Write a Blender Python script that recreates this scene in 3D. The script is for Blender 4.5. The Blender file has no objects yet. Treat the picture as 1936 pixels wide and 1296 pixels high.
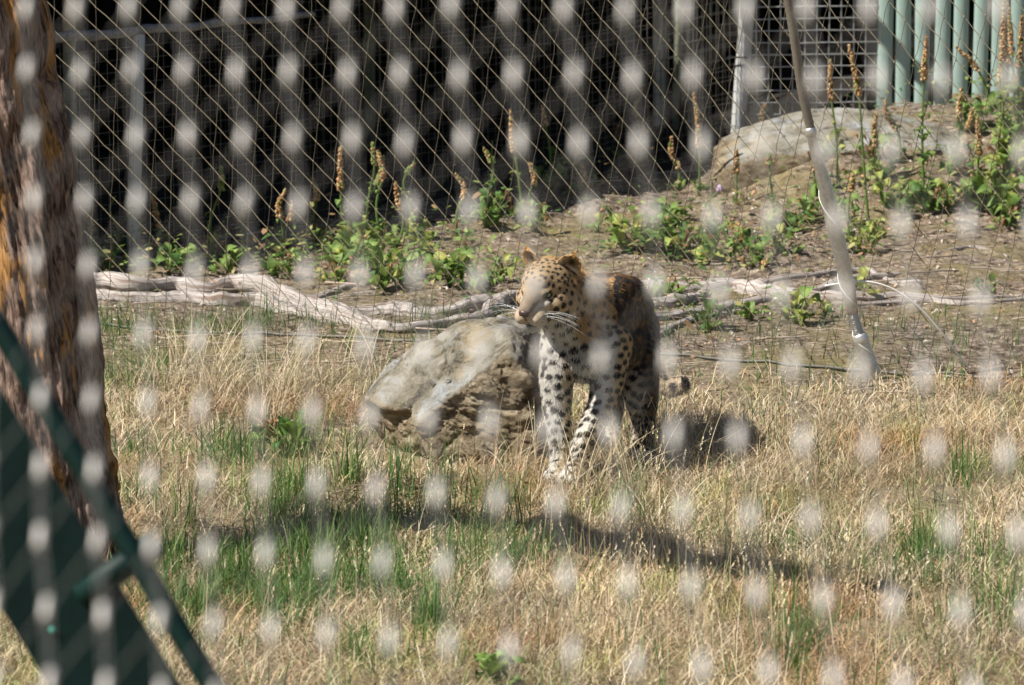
import bpy, math, random
import numpy as np
from mathutils import Vector, Matrix, kdtree, noise as mn

R = math.radians
rng = np.random.default_rng(7)
random.seed(7)
SC = bpy.context.scene
COL = SC.collection

# ------------------------------------------------------------------ camera
PIT = R(9.0)
D0 = 20.0
CAMP = np.array([0.0, -D0 * math.cos(PIT), 0.455 + D0 * math.sin(PIT)])
FWD = np.array([0.0, math.cos(PIT), -math.sin(PIT)])
UPV = np.array([0.0, math.sin(PIT), math.cos(PIT)])
KPX = D0 * 1936 / 3.5
cd = bpy.data.cameras.new('camera')
cam = bpy.data.objects.new('camera', cd)
COL.objects.link(cam)
cam.location = CAMP
cam.rotation_euler = (R(90) - PIT, 0, 0)
cd.sensor_width = 36
cd.lens = 36 * D0 / 3.5
cd.clip_start = 0.5
cd.clip_end = 600
cd.dof.use_dof = True
cd.dof.focus_distance = 20.6
cd.dof.aperture_fstop = 7.4
SC.camera = cam

# ------------------------------------------------------------------ light
SUN_EL = R(50)
SUN_AZ = np.array([-0.93, -0.37]); SUN_AZ /= np.linalg.norm(SUN_AZ)
SUNV = np.array([SUN_AZ[0] * math.cos(SUN_EL), SUN_AZ[1] * math.cos(SUN_EL), math.sin(SUN_EL)])
w = bpy.data.worlds.new('World'); SC.world = w
w.use_nodes = True
nt = w.node_tree
sky = nt.nodes.new('ShaderNodeTexSky'); sky.sky_type = 'NISHITA'; sky.sun_disc = False
sky.sun_elevation = SUN_EL
sky.sun_rotation = math.atan2(SUN_AZ[0], SUN_AZ[1])
nt.links.new(sky.outputs[0], nt.nodes['Background'].inputs[0])
nt.nodes['Background'].inputs[1].default_value = 0.05
sd = bpy.data.lights.new('sun', 'SUN'); sd.energy = 5.0; sd.angle = R(0.53); sd.color = (1.0, 0.965, 0.90)
sun = bpy.data.objects.new('sun', sd); COL.objects.link(sun)
sun.rotation_euler = Vector(SUNV).to_track_quat('Z', 'Y').to_euler()
SC.view_settings.view_transform = 'Standard'
SC.view_settings.look = 'None'
SC.view_settings.gamma = 1
SC.view_settings.use_curve_mapping = False
SC.view_settings.exposure = 0.68
SC.cycles.max_bounces = 6
SC.cycles.use_denoising = True

# ------------------------------------------------------------------ helpers
def hsh(ix, iy, s):
    h = (ix.astype(np.int64) * 374761393 + iy.astype(np.int64) * 668265263 + s * 974711) & 0x7fffffff
    h = ((h ^ (h >> 13)) * 1274126177) & 0x7fffffff
    h = h ^ (h >> 16)
    return (h & 0xffff) / 65535.0

def vn(x, y, s=0):
    x = np.asarray(x, float); y = np.asarray(y, float)
    ix = np.floor(x); iy = np.floor(y)
    fx = x - ix; fy = y - iy
    fx = fx * fx * (3 - 2 * fx); fy = fy * fy * (3 - 2 * fy)
    a = hsh(ix, iy, s); b = hsh(ix + 1, iy, s); c = hsh(ix, iy + 1, s); d = hsh(ix + 1, iy + 1, s)
    return (a * (1 - fx) + b * fx) * (1 - fy) + (c * (1 - fx) + d * fx) * fy - 0.5

def sst(t):
    t = np.clip(t, 0, 1)
    return t * t * (3 - 2 * t)

SHADOW_PATH = None
def ground_h(x, y):
    x = np.asarray(x, float); y = np.asarray(y, float)
    z = 0.05 * vn(x * 0.8, y * 0.8, 1) + 0.03 * vn(x * 2.3, y * 2.3, 2) + 0.018 * vn(x * 6, y * 6, 3) + 0.012 * vn(x * 17, y * 17, 4)
    z = z + 0.007 * vn(x * 42, y * 42, 5)
    far = sst((np.hypot(x, y) - 12) / 20)
    z = z + 0.32 * sst((y - 5.6) / 2.6) * sst((x - 0.55) / 1.5)
    z = z + (0.05 * vn(x * 4, y * 3, 6) + 0.03 * vn(x * 11, y * 8, 7)) * sst((y - 3.8) / 2)
    # crusted mound below the wire panel
    z = z + 0.07 * np.exp(-((x - 1.5) / 0.42) ** 2 - ((y - 6.9) / 0.3) ** 2)
    # channel shaped along the shadow strip to deepen its darkness
    cx = np.array([-1.3, -0.9, -0.5, -0.2, 0.1, 0.4, 0.7, 1.0, 1.25]); cy = np.array([-1.25, -0.9, -0.42, -0.42, -0.8, -1.25, -1.6, -1.95, -2.25])
    yc = np.interp(x, cx, cy)
    mid = sst((x + 1.6) / 0.3) * sst((1.5 - x) / 0.3)
    z = z - 0.11 * np.exp(-((y - yc) / 0.13) ** 2) * mid
    return z * (1 - 0.6 * far)

def gz(x, y):
    return float(ground_h(np.array([x]), np.array([y]))[0])

def ray(u, v):
    d = FWD + np.array([1.0, 0, 0]) * (u - 968) / KPX + UPV * (648 - v) / KPX
    return d

def at_y(u, v, y):
    """point on the plane Y=y seen at that spot of the photograph"""
    d = ray(u, v)
    t = (y - CAMP[1]) / d[1]
    return CAMP + d * t

def at_depth(u, v, dep):
    return CAMP + ray(u, v) * dep

def on_ground(u, v):
    d = ray(u, v)
    ts = np.linspace(14, 45, 1600)
    P = CAMP[None] + d[None] * ts[:, None]
    h = P[:, 2] - ground_h(P[:, 0], P[:, 1])
    k = np.argmax(h < 0)
    if h[k] >= 0: k = len(ts) - 1
    p = P[k].copy(); p[2] = gz(p[0], p[1])
    return p

def pix(P):
    P = np.atleast_2d(P) - CAMP
    dep = P @ FWD
    return np.c_[968 + KPX * P[:, 0] / dep, 648 - KPX * (P @ UPV) / dep]

def setp(o, label=None, cat=None, group=None, kind=None):
    if label: o['label'] = label
    if cat: o['category'] = cat
    if group: o['group'] = group
    if kind: o['kind'] = kind
    return o

def mesh_np(name, V, F, mat=None, cols=None, uv=None, smooth=True):
    """V (n,3); F list of arrays each (m,k)"""
    me = bpy.data.meshes.new(name)
    V = np.asarray(V, np.float32)
    if not isinstance(F, (list, tuple)): F = [F]
    F = [np.asarray(f, np.int32) for f in F if len(f)]
    me.vertices.add(len(V)); me.vertices.foreach_set('co', V.ravel())
    nl = sum(f.size for f in F); nf = sum(len(f) for f in F)
    me.loops.add(nl); me.polygons.add(nf)
    li = np.concatenate([f.ravel() for f in F])
    tot = np.concatenate([np.full(len(f), f.shape[1], np.int32) for f in F])
    st = np.concatenate([[0], np.cumsum(tot)[:-1]]).astype(np.int32)
    me.loops.foreach_set('vertex_index', li)
    me.polygons.foreach_set('loop_start', st)
    me.polygons.foreach_set('loop_total', tot)
    me.polygons.foreach_set('use_smooth', np.full(nf, smooth))
    me.update(calc_edges=True)
    if cols is not None:
        a = me.color_attributes.new('Col', 'FLOAT_COLOR', 'POINT')
        c = np.ones((len(V), 4), np.float32); c[:, :3] = cols
        a.data.foreach_set('color', c.ravel())
    if uv is not None:
        a = me.attributes.new('grain', 'FLOAT_VECTOR', 'POINT')
        a.data.foreach_set('vector', np.asarray(uv, np.float32).ravel())
    if mat: me.materials.append(mat)
    me.validate()
    return me

def obj(name, me, parent=None):
    o = bpy.data.objects.new(name, me); COL.objects.link(o)
    if parent: o.parent = parent
    return o

def empty(name, loc=(0, 0, 0)):
    o = bpy.data.objects.new(name, None); COL.objects.link(o)
    o.location = loc; o.empty_display_size = 0.1
    return o

class MB:
    def __init__(s): s.V = []; s.Q = []; s.T = []; s.G = []; s.C = []; s.n = 0
    def add(s, V, Q=None, T=None, G=None, C=None):
        V = np.asarray(V, float)
        if Q is not None and len(Q): s.Q.append(np.asarray(Q) + s.n)
        if T is not None and len(T): s.T.append(np.asarray(T) + s.n)
        s.V.append(V); s.n += len(V)
        s.G.append(np.zeros((len(V), 3)) if G is None else G)
        s.C.append(np.ones((len(V), 3)) if C is None else np.broadcast_to(C, (len(V), 3)))
    def tube(s, P, r, n=8, caps=True, disp=None, grain_len=True, C=None, flat=1.0):
        P = np.asarray(P, float); m = len(P)
        r = np.broadcast_to(np.asarray(r, float), (m,))
        T = np.gradient(P, axis=0); T /= np.linalg.norm(T, axis=1)[:, None] + 1e-12
        a = np.array([0, 0, 1.0]) if abs(T[0][2]) < 0.9 else np.array([1.0, 0, 0])
        N = np.zeros_like(P); n0 = a - T[0] * (a @ T[0]); N[0] = n0 / np.linalg.norm(n0)
        for i in range(1, m):
            q = N[i - 1] - T[i] * (N[i - 1] @ T[i]); N[i] = q / np.linalg.norm(q)
        B = np.cross(T, N)
        th = np.linspace(0, 2 * np.pi, n, endpoint=False)
        L = np.concatenate([[0], np.cumsum(np.linalg.norm(np.diff(P, axis=0), axis=1))])
        rr = r[:, None] * np.ones(n)[None]
        if disp is not None: rr = rr * disp(L[:, None] * np.ones(n)[None], th[None] * np.ones(m)[:, None])
        V = P[:, None] + rr[..., None] * (np.cos(th)[None, :, None] * N[:, None] * flat + np.sin(th)[None, :, None] * B[:, None])
        V = V.reshape(-1, 3)
        i = np.arange(m - 1)[:, None] * n; j = np.arange(n)[None]; j2 = (j + 1) % n
        Q = np.stack([i + j, i + j2, i + n + j2, i + n + j], -1).reshape(-1, 4)
        G = np.stack([L[:, None] * np.ones(n)[None], np.cos(th)[None] * np.ones(m)[:, None], np.sin(th)[None] * np.ones(m)[:, None]], -1).reshape(-1, 3)
        T3 = []
        if caps:
            V = np.vstack([V, P[0] - T[0] * r[0] * 0.3, P[-1] + T[-1] * r[-1] * 0.3])
            G = np.vstack([G, G[0], G[-3]])
            c0 = m * n; c1 = c0 + 1
            jj = np.arange(n); k = (jj + 1) % n
            T3 = np.vstack([np.c_[np.full(n, c0), k, jj], np.c_[np.full(n, c1), (m - 1) * n + jj, (m - 1) * n + k]])
        s.add(V, Q, T3, G, C)
        return s
    def box(s, c, d, M=None, bev=0.0, C=None):
        c = np.asarray(c, float); d = np.asarray(d, float) / 2
        if bev <= 0:
            V = np.array([[x, y, z] for x in (-1, 1) for y in (-1, 1) for z in (-1, 1)]) * d
            Q = np.array([[0, 1, 3, 2], [4, 6, 7, 5], [0, 4, 5, 1], [2, 3, 7, 6], [0, 2, 6, 4], [1, 5, 7, 3]])
            if M is not None: V = V @ np.asarray(M).T
            s.add(V + c, Q, C=C)
        else:
            V = []
            for ax in range(3):
                for x in (-1, 1):
                    for y in (-1, 1):
                        for z in (-1, 1):
                            p = np.array([x, y, z]) * (d - bev); p[ax] += (x, y, z)[ax] * bev; V.append(p)
            V = np.array(V)
            import itertools
            def idx(ax, sx, sy, sz): return ax * 8 + (sx > 0) * 4 + (sy > 0) * 2 + (sz > 0)
            Q = []; T = []
            for ax in range(3):
                o = [a for a in range(3) if a != ax]
                for sg in (-1, 1):
                    ring = []
                    for a, b in ((-1, -1), (1, -1), (1, 1), (-1, 1)):
                        q = [0, 0, 0]; q[ax] = sg; q[o[0]] = a; q[o[1]] = b; ring.append(idx(ax, *q))
                    Q.append(ring)
            for ax in range(3):
                o = [a for a in range(3) if a != ax]
                for a, b in itertools.product((-1, 1), (-1, 1)):
                    q1 = [0] * 3; q1[ax] = -1; q1[o[0]] = a; q1[o[1]] = b
                    q2 = list(q1); q2[ax] = 1
                    Q.append([idx(o[0], *q1), idx(o[0], *q2), idx(o[1], *q2), idx(o[1], *q1)])
            for x, y, z in itertools.product((-1, 1), repeat=3):
                T.append([idx(0, x, y, z), idx(1, x, y, z), idx(2, x, y, z)])
            if M is not None: V = V @ np.asarray(M).T
            s.add(V + c, Q, T, C=C)
        return s
    def build(s, name, mat, parent=None, cols=False, grain=False, smooth=True):
        V = np.vstack(s.V); F = []
        if s.Q: F.append(np.vstack(s.Q))
        if s.T: F.append(np.vstack(s.T))
        me = mesh_np(name, V, F, mat, np.vstack(s.C) if cols else None, np.vstack(s.G) if grain else None, smooth)
        return obj(name, me, parent)

def spline(P, n):
    P = np.asarray(P, float); m = len(P)
    Q = np.vstack([2 * P[0] - P[1], P, 2 * P[-1] - P[-2]])
    t = np.linspace(0, m - 1, n); i = np.minimum(t.astype(int), m - 2); f = (t - i)[:, None]
    a, b, c, d = Q[i], Q[i + 1], Q[i + 2], Q[i + 3]
    return 0.5 * (2 * b + (c - a) * f + (2 * a - 5 * b + 4 * c - d) * f ** 2 + (3 * b - a - 3 * c + d) * f ** 3)

# ------------------------------------------------------------------ materials
def nodes_mat(name):
    m = bpy.data.materials.new(name); m.use_nodes = True
    t = m.node_tree; b = t.nodes['Principled BSDF']
    return m, t, b

def N(t, k, **kw):
    n = t.nodes.new(k)
    for a, v in kw.items():
        if a == 'inp':
            for q, x in v.items(): n.inputs[q].default_value = x
        else: setattr(n, a, v)
    return n

def ramp(t, fac, stops, interp='LINEAR'):
    r = t.nodes.new('ShaderNodeValToRGB'); r.color_ramp.interpolation = interp
    e = r.color_ramp.elements
    while len(e) < len(stops): e.new(0.5)
    for k, (p, c) in zip(e, stops): k.position = p; k.color = (*c, 1)
    t.links.new(fac, r.inputs[0]); return r.outputs[0]

def mixc(t, f, a, b, mode='MIX'):
    m = t.nodes.new('ShaderNodeMix'); m.data_type = 'RGBA'; m.blend_type = mode
    for s, x in ((m.inputs[0], f), (m.inputs[6], a), (m.inputs[7], b)):
        if hasattr(x, 'links') or isinstance(x, bpy.types.NodeSocket): t.links.new(x, s)
        elif isinstance(x, (int, float)): s.default_value = x
        else: s.default_value = (*x, 1)
    return m.outputs[2]

def bump(t, h, b, strength=0.5, dist=0.01):
    n = N(t, 'ShaderNodeBump', inp={'Strength': strength, 'Distance': dist})
    t.links.new(h, n.inputs['Height']); t.links.new(n.outputs[0], b.inputs['Normal'])

def simple(name, col, rough=0.6, metal=0.0, nscale=0, namt=0.3, bmp=0, spec=0.4):
    m, t, b = nodes_mat(name)
    b.inputs['Roughness'].default_value = rough; b.inputs['Metallic'].default_value = metal
    b.inputs['Specular IOR Level'].default_value = spec
    if nscale:
        tc = N(t, 'ShaderNodeTexCoord')
        nz = N(t, 'ShaderNodeTexNoise', inp={'Scale': nscale, 'Detail': 5, 'Roughness': 0.65})
        t.links.new(tc.outputs['Object'], nz.inputs[0])
        c = ramp(t, nz.outputs[0], [(0.25, tuple(x * (1 - namt) for x in col)), (0.75, tuple(min(1, x * (1 + namt)) for x in col))])
        t.links.new(c, b.inputs['Base Color'])
        if bmp: bump(t, nz.outputs[0], b, 0.6, bmp)
    else: b.inputs['Base Color'].default_value = (*col, 1)
    return m

def vcol(name, rough=0.7, trans=0.0, spec=0.25, mul=None):
    m, t, b = nodes_mat(name)
    a = N(t, 'ShaderNodeVertexColor', layer_name='Col')
    b.inputs['Roughness'].default_value = rough
    b.inputs['Specular IOR Level'].default_value = spec
    t.links.new(a.outputs[0], b.inputs['Base Color'])
    if trans:
        tr = N(t, 'ShaderNodeBsdfTranslucent'); t.links.new(a.outputs[0], tr.inputs[0])
        mx = N(t, 'ShaderNodeMixShader', inp={0: trans})
        t.links.new(b.outputs[0], mx.inputs[1]); t.links.new(tr.outputs[0], mx.inputs[2])
        t.links.new(mx.outputs[0], t.nodes['Material Output'].inputs[0])
    return m

M = {}
M['steel'] = simple('brushed_steel', (0.66, 0.64, 0.60), 0.42, 0.75, 300, 0.12)
M['ferrule'] = simple('ferrule_steel', (0.58, 0.545, 0.50), 0.5, 0.2, 200, 0.1)
M['rope'] = simple('rope_steel', (0.19, 0.18, 0.165), 0.5, 0.35, 200, 0.15)
M['stay'] = simple('stay_steel', (0.50, 0.48, 0.44), 0.36, 0.8, 60, 0.25)
M['stay_rope'] = simple('stay_rope_steel', (0.19, 0.165, 0.13), 0.5, 0.4, 150, 0.3)
M['net'] = simple('net_cord', (0.25, 0.21, 0.135), 0.6, 0.15, 40, 0.3)
M['net_dark'] = simple('net_cord_dark', (0.11, 0.095, 0.065), 0.6, 0.15, 40, 0.3)  # same cord in a darker tone, painting in the uprights' shade
M['wire'] = simple('galvanised_wire', (0.42, 0.42, 0.40), 0.5, 0.4, 30, 0.3)
M['wire_old'] = simple('old_wire', (0.13, 0.12, 0.10), 0.6, 0.3, 30, 0.4)
M['green'] = simple('dark_green_paint', (0.003, 0.012, 0.010), 0.6, 0, 12, 0.35, spec=0.12)
M['green2'] = simple('green_rail_paint', (0.003, 0.018, 0.015), 0.55, 0, 12, 0.3, spec=0.2)
M['teal'] = simple('teal_cap', (0.05, 0.35, 0.28), 0.4)
M['slat'] = simple('pale_green_paint', (0.28, 0.375, 0.33), 0.5, 0, 9, 0.14, 0.001)
M['black'] = simple('black_rubber', (0.015, 0.015, 0.015), 0.5)
M['shade_dark_wood'] = simple('shade_dark_wood', (0.012, 0.010, 0.008), 0.85, 0, 8, 0.4)  # near-black so sunlit boards look shaded; shade painted into the wood
M['shade_soil'] = simple('shade_dark_floor', (0.014, 0.011, 0.008), 0.95, 0, 20, 0.5, 0.01)  # interior shade painted into the floor as a near-black colour
M['post'] = simple('weathered_grey_post', (0.44, 0.44, 0.42), 0.7, 0, 14, 0.28, 0.004)
M['pale_board'] = simple('pale_board', (0.6, 0.57, 0.5), 0.7, 0, 5, 0.2)
M['pale_wire'] = simple('pale_wire', (0.72, 0.70, 0.65), 0.5, 0, 40, 0.15)
M['rail_grey'] = simple('lichened_rail', (0.20, 0.19, 0.185), 0.85, 0, 60, 0.6, 0.01)
M['vine_post'] = simple('mossy_post', (0.16, 0.18, 0.12), 0.8, 0, 10, 0.4)
M['straw'] = vcol('straw', 0.65, 0.18)
M['leafv'] = vcol('leaf', 0.55, 0.35, 0.3)
M['seed'] = vcol('seed_capsule', 0.7, 0.08)
M['litter'] = vcol('litter', 0.75, 0.08)
M['fur'] = vcol('fur', 0.62, 0.0, 0.25)

def m_ground():
    m, t, b = nodes_mat('soil_and_litter')
    g = N(t, 'ShaderNodeNewGeometry'); P = g.outputs['Position']
    sep = N(t, 'ShaderNodeSeparateXYZ'); t.links.new(P, sep.inputs[0])
    def nz(s, d=6, r=0.6, sc=None):
        n = N(t, 'ShaderNodeTexNoise', inp={'Scale': s, 'Detail': d, 'Roughness': r})
        if sc:
            mp = N(t, 'ShaderNodeMapping', inp={'Scale': sc}); t.links.new(P, mp.inputs[0]); t.links.new(mp.outputs[0], n.inputs[0])
        else: t.links.new(P, n.inputs[0])
        return n.outputs[0]
    soil = ramp(t, nz(26, 8, 0.7), [(0.36, (0.05, 0.035, 0.025)), (0.46, (0.20, 0.148, 0.105)), (0.54, (0.34, 0.265, 0.195)), (0.64, (0.54, 0.45, 0.35))])
    straw = ramp(t, nz(60, 8, 0.75, (1.0, 2.2, 1)), [(0.3, (0.14, 0.10, 0.065)), (0.5, (0.36, 0.275, 0.175)), (0.72, (0.52, 0.43, 0.30))])
    moss = ramp(t, nz(40, 6, 0.7), [(0.3, (0.17, 0.14, 0.055)), (0.7, (0.44, 0.36, 0.17))])
    # straw in front, bare soil behind
    big = nz(1.7, 4, 0.6)
    a1 = N(t, 'ShaderNodeMath', operation='MULTIPLY_ADD', inp={1: -0.55, 2: 1.05}); t.links.new(sep.outputs[1], a1.inputs[0])
    a2 = N(t, 'ShaderNodeMath', operation='MULTIPLY_ADD', inp={1: 3.0, 2: -1.5}); t.links.new(big, a2.inputs[0])
    a3 = N(t, 'ShaderNodeMath', operation='ADD', use_clamp=True); t.links.new(a1.outputs[0], a3.inputs[0]); t.links.new(a2.outputs[0], a3.inputs[1])
    c = mixc(t, a3.outputs[0], soil, straw)
    mo = ramp(t, nz(1.3, 4, 0.65), [(0.48, (0, 0, 0)), (0.62, (0.75, 0.75, 0.75))])
    c = mixc(t, mo, c, moss)
    dark = ramp(t, nz(7, 5, 0.7), [(0.3, (0.6, 0.6, 0.6)), (0.6, (1, 1, 1))])
    c = mixc(t, 1.0, c, dark, 'MULTIPLY')
    t.links.new(c, b.inputs['Base Color']); b.inputs['Roughness'].default_value = 0.95; b.inputs['Specular IOR Level'].default_value = 0.1
    bump(t, nz(70, 8, 0.75), b, 0.9, 0.02)
    return m
M['ground'] = m_ground()

def m_bark():
    m, t, b = nodes_mat('bark')
    a = N(t, 'ShaderNodeAttribute', attribute_name='grain')
    mp = N(t, 'ShaderNodeMapping', inp={'Scale': (9, 11, 11)}); t.links.new(a.outputs['Vector'], mp.inputs[0])
    n1 = N(t, 'ShaderNodeTexNoise', inp={'Scale': 1.5, 'Detail': 9, 'Roughness': 0.68, 'Distortion': 0.6}); t.links.new(mp.outputs[0], n1.inputs[0])
    mp2 = N(t, 'ShaderNodeMapping', inp={'Scale': (2.2, 2.6, 2.6), 'Location': (3, 1, 2)}); t.links.new(a.outputs['Vector'], mp2.inputs[0])
    n2 = N(t, 'ShaderNodeTexNoise', inp={'Scale': 1.0, 'Detail': 5, 'Roughness': 0.6}); t.links.new(mp2.outputs[0], n2.inputs[0])
    c1 = ramp(t, n1.outputs[0], [(0.38, (0.02, 0.012, 0.008)), (0.45, (0.13, 0.075, 0.05)), (0.54, (0.30, 0.20, 0.15)), (0.66, (0.46, 0.34, 0.28))])
    c2 = ramp(t, n1.outputs[0], [(0.38, (0.05, 0.02, 0.006)), (0.52, (0.48, 0.235, 0.065)), (0.7, (0.62, 0.36, 0.14))])
    f = ramp(t, n2.outputs[0], [(0.575, (0, 0, 0)), (0.61, (1, 1, 1))])
    t.links.new(mixc(t, f, c1, c2), b.inputs['Base Color'])
    b.inputs['Roughness'].default_value = 0.9
    bump(t, n1.outputs[0], b, 1.0, 0.03)
    return m
M['bark'] = m_bark()

def m_drift():
    m, t, b = nodes_mat('driftwood')
    a = N(t, 'ShaderNodeAttribute', attribute_name='grain')
    mp = N(t, 'ShaderNodeMapping', inp={'Scale': (1.6, 9, 9)}); t.links.new(a.outputs['Vector'], mp.inputs[0])
    n1 = N(t, 'ShaderNodeTexNoise', inp={'Scale': 1.4, 'Detail': 8, 'Roughness': 0.7, 'Distortion': 0.4}); t.links.new(mp.outputs[0], n1.inputs[0])
    mp2 = N(t, 'ShaderNodeMapping', inp={'Scale': (3.0, 1.2, 1.2)}); t.links.new(a.outputs['Vector'], mp2.inputs[0])
    n2 = N(t, 'ShaderNodeTexNoise', inp={'Scale': 1.0, 'Detail': 6, 'Roughness': 0.6}); t.links.new(mp2.outputs[0], n2.inputs[0])
    c1 = ramp(t, n1.outputs[0], [(0.33, (0.06, 0.04, 0.03)), (0.43, (0.28, 0.21, 0.17)), (0.53, (0.62, 0.55, 0.50)), (0.68, (0.80, 0.75, 0.70))])
    c2 = ramp(t, n1.outputs[0], [(0.3, (0.07, 0.04, 0.025)), (0.7, (0.36, 0.22, 0.14))])
    f = ramp(t, n2.outputs[0], [(0.54, (0, 0, 0)), (0.66, (0.85, 0.85, 0.85))])
    t.links.new(mixc(t, f, c1, c2), b.inputs['Base Color'])
    b.inputs['Roughness'].default_value = 0.85
    bump(t, n1.outputs[0], b, 0.9, 0.012)
    return m
M['drift'] = m_drift()

def m_rock():
    m, t, b = nodes_mat('lichen_rock')
    tc = N(t, 'ShaderNodeTexCoord'); P = tc.outputs['Object']
    def nz(s, d=8, r=0.65, sc=(1, 1, 1), loc=(0, 0, 0), dist=0.0):
        mp = N(t, 'ShaderNodeMapping', inp={'Scale': sc, 'Location': loc}); t.links.new(P, mp.inputs[0])
        n = N(t, 'ShaderNodeTexNoise', inp={'Scale': s, 'Detail': d, 'Roughness': r, 'Distortion': dist}); t.links.new(mp.outputs[0], n.inputs[0])
        return n.outputs[0]
    a = N(t, 'ShaderNodeVertexColor', layer_name='Col')   # r = weathered slab face, g = fresh broken face
    sp = N(t, 'ShaderNodeSeparateColor'); t.links.new(a.outputs[0], sp.inputs[0])
    fine = nz(38, 8, 0.75)
    slab = ramp(t, nz(9, 9, 0.7, dist=0.5), [(0.36, (0.06, 0.05, 0.035)), (0.46, (0.20, 0.175, 0.125)), (0.56, (0.31, 0.285, 0.235)), (0.70, (0.42, 0.41, 0.375))])
    lich = ramp(t, nz(8, 9, 0.75, (1, 1, 1), (4, 2, 1), 0.4), [(0.50, (0, 0, 0)), (0.62, (.8, .8, .8))])
    slab = mixc(t, lich, slab, ramp(t, fine, [(0.35, (0.17, 0.18, 0.18)), (0.65, (0.44, 0.45, 0.45))]))
    och = ramp(t, nz(5, 6, 0.6, (1, 1, 1), (9, 3, 7), 0.5), [(0.55, (0, 0, 0)), (0.68, (0.5, 0.5, 0.5))])
    slab = mixc(t, och, slab, (0.38, 0.27, 0.12))
    front = ramp(t, nz(14, 10, 0.75, (1, 1, 1.8), dist=0.6), [(0.32, (0.035, 0.024, 0.013)), (0.44, (0.17, 0.125, 0.075)), (0.58, (0.33, 0.265, 0.175)), (0.72, (0.48, 0.43, 0.33))])
    c = mixc(t, sp.outputs[1], slab, front)
    pit = ramp(t, nz(30, 3, 0.5, loc=(3, 3, 3)), [(0.27, (0.15, 0.15, 0.15)), (0.33, (1, 1, 1))])
    c = mixc(t, 1.0, c, pit, 'MULTIPLY')
    t.links.new(c, b.inputs['Base Color']); b.inputs['Roughness'].default_value = 0.9; b.inputs['Specular IOR Level'].default_value = 0.2
    bump(t, fine, b, 1.0, 0.015)
    return m
M['rock'] = m_rock()

# ------------------------------------------------------------------ ground
def axis(lo, hi, step, far, k):
    core = np.arange(lo, hi + step / 2, step)
    g = np.geomspace(step, far, k)
    return np.concatenate([lo - g[::-1], core, hi + g])
gx = axis(-3.0, 3.2, 0.024, 90, 26); gy = axis(-4.4, 10, 0.03, 90, 26)
X, Y = np.meshgrid(gx, gy); Z = ground_h(X, Y)
nx, ny = len(gx), len(gy)
idx = np.arange(nx * ny).reshape(ny, nx)
Q = np.stack([idx[:-1, :-1], idx[:-1, 1:], idx[1:, 1:], idx[1:, :-1]], -1).reshape(-1, 4)
setp(obj('ground', mesh_np('ground', np.c_[X.ravel(), Y.ravel(), Z.ravel()], Q, M['ground'])), kind='structure')

# ------------------------------------------------------------------ enclosure behind
def bar(P, Q, r, n=5):
    return MB().tube(np.array([P, Q]), [r, r], n)

Y_R = 8.3
fa = on_ground(90, 498); fb = on_ground(560, 432); fc = on_ground(1000, 352); fd = on_ground(1392, 262)
fd = np.array([fd[0], Y_R, gz(fd[0], Y_R)])

def wire_panel(name, A, B, z0, z1, sv, sh, r, mat, label, cat, jit=0.0015, group=None, rail=None, skip=0.0):
    """welded panel between two ground points; every wire is its own part"""
    A = np.array(A, float); B = np.array(B, float)
    root = empty(name, ((A[0] + B[0]) / 2, (A[1] + B[1]) / 2, min(A[2], B[2])))
    setp(root, label, cat, group)
    inv = -np.array(root.location)
    d = B - A; L = np.linalg.norm(d[:2]); nv = int(L / sv)
    zb = min(A[2], B[2]) + z0
    for i in range(nv + 1):
        if rng.random() < skip: continue
        p = A + d * (i * sv / L)
        q = p.copy(); p[2] += z0; q[2] = zb - z0 + z1
        n_ = 5; t = np.linspace(0, 1, n_)[:, None]
        P = p * (1 - t) + q * t + rng.normal(0, jit, (n_, 3)) * [1, 1, 0]
        MB().tube(P + inv, r, 5).build('vertical_wire', mat, root)
    nh = int((z1 - z0) / sh)
    for k in range(nh + 1):
        if rng.random() < skip: continue
        t = np.linspace(0, 1, 9)[:, None]
        P = A * (1 - t) + B * t; P[:, 2] = P[:, 2] * 0.0 + (A[2] * (1 - t) + B[2] * t)[:, 0] * 1.0 + z0 + k * sh + rng.normal(0, jit, 9)
        nrm = np.array([d[1], -d[0], 0]) / L
        MB().tube(P + nrm * r * 1.6 + inv, r, 5).build('horizontal_wire', mat, root)
    return root, inv

root, inv = wire_panel('low_cage_panel', fa + [-0.9 * (fb - fa)[0], -0.9 * (fb - fa)[1], 0], fb, 0.0, 0.95, 0.052, 0.052, 0.0013, M['wire_old'],
           'low wire mesh cage panel with grey top rail and pale post, left of the enclosure', 'cage panel', 0.003)
A = fa - 0.9 * (fb - fa); A[2] = fa[2]
Pr = np.array([A * (1 - t) + fb * t for t in np.linspace(-0.02, 1.04, 60)])
Pr[:, 2] = (fa[2] + 0.96) + 0.005 * np.sin(np.linspace(0, 40, 60))
MB().tube(Pr + inv, np.linspace(0.032, 0.013, 60), 10, disp=lambda s, th: 1 + 0.5 * vn(s * 34, th * 2, 3)).build('top_rail', M['rail_grey'], root)
pp = on_ground(250, 482); tp = at_y(263, 66, pp[1])
MB().tube(np.array([pp - [0, 0, .1], pp * .5 + tp * .5, tp]) + inv, [0.030, 0.028, 0.027], 10, disp=lambda s, th: 1 + 0.2 * vn(s * 9, th, 3)).build('post', M['post'], root)

wire_panel('tall_mesh_panel', fb, fc, 0.0, 2.2, 0.054, 0.06, 0.0012, M['wire_old'],
           'tall dark welded wire panel in the middle of the enclosure, behind the seeding stalks', 'mesh panel', 0.002)
wire_panel('layered_mesh_panel', fc, fd, 0.0, 2.2, 0.042, 0.055, 0.0016, M['wire_old'],
           'fine grey welded wire panel running up to the grey corner post', 'mesh panel', 0.003)
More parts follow.
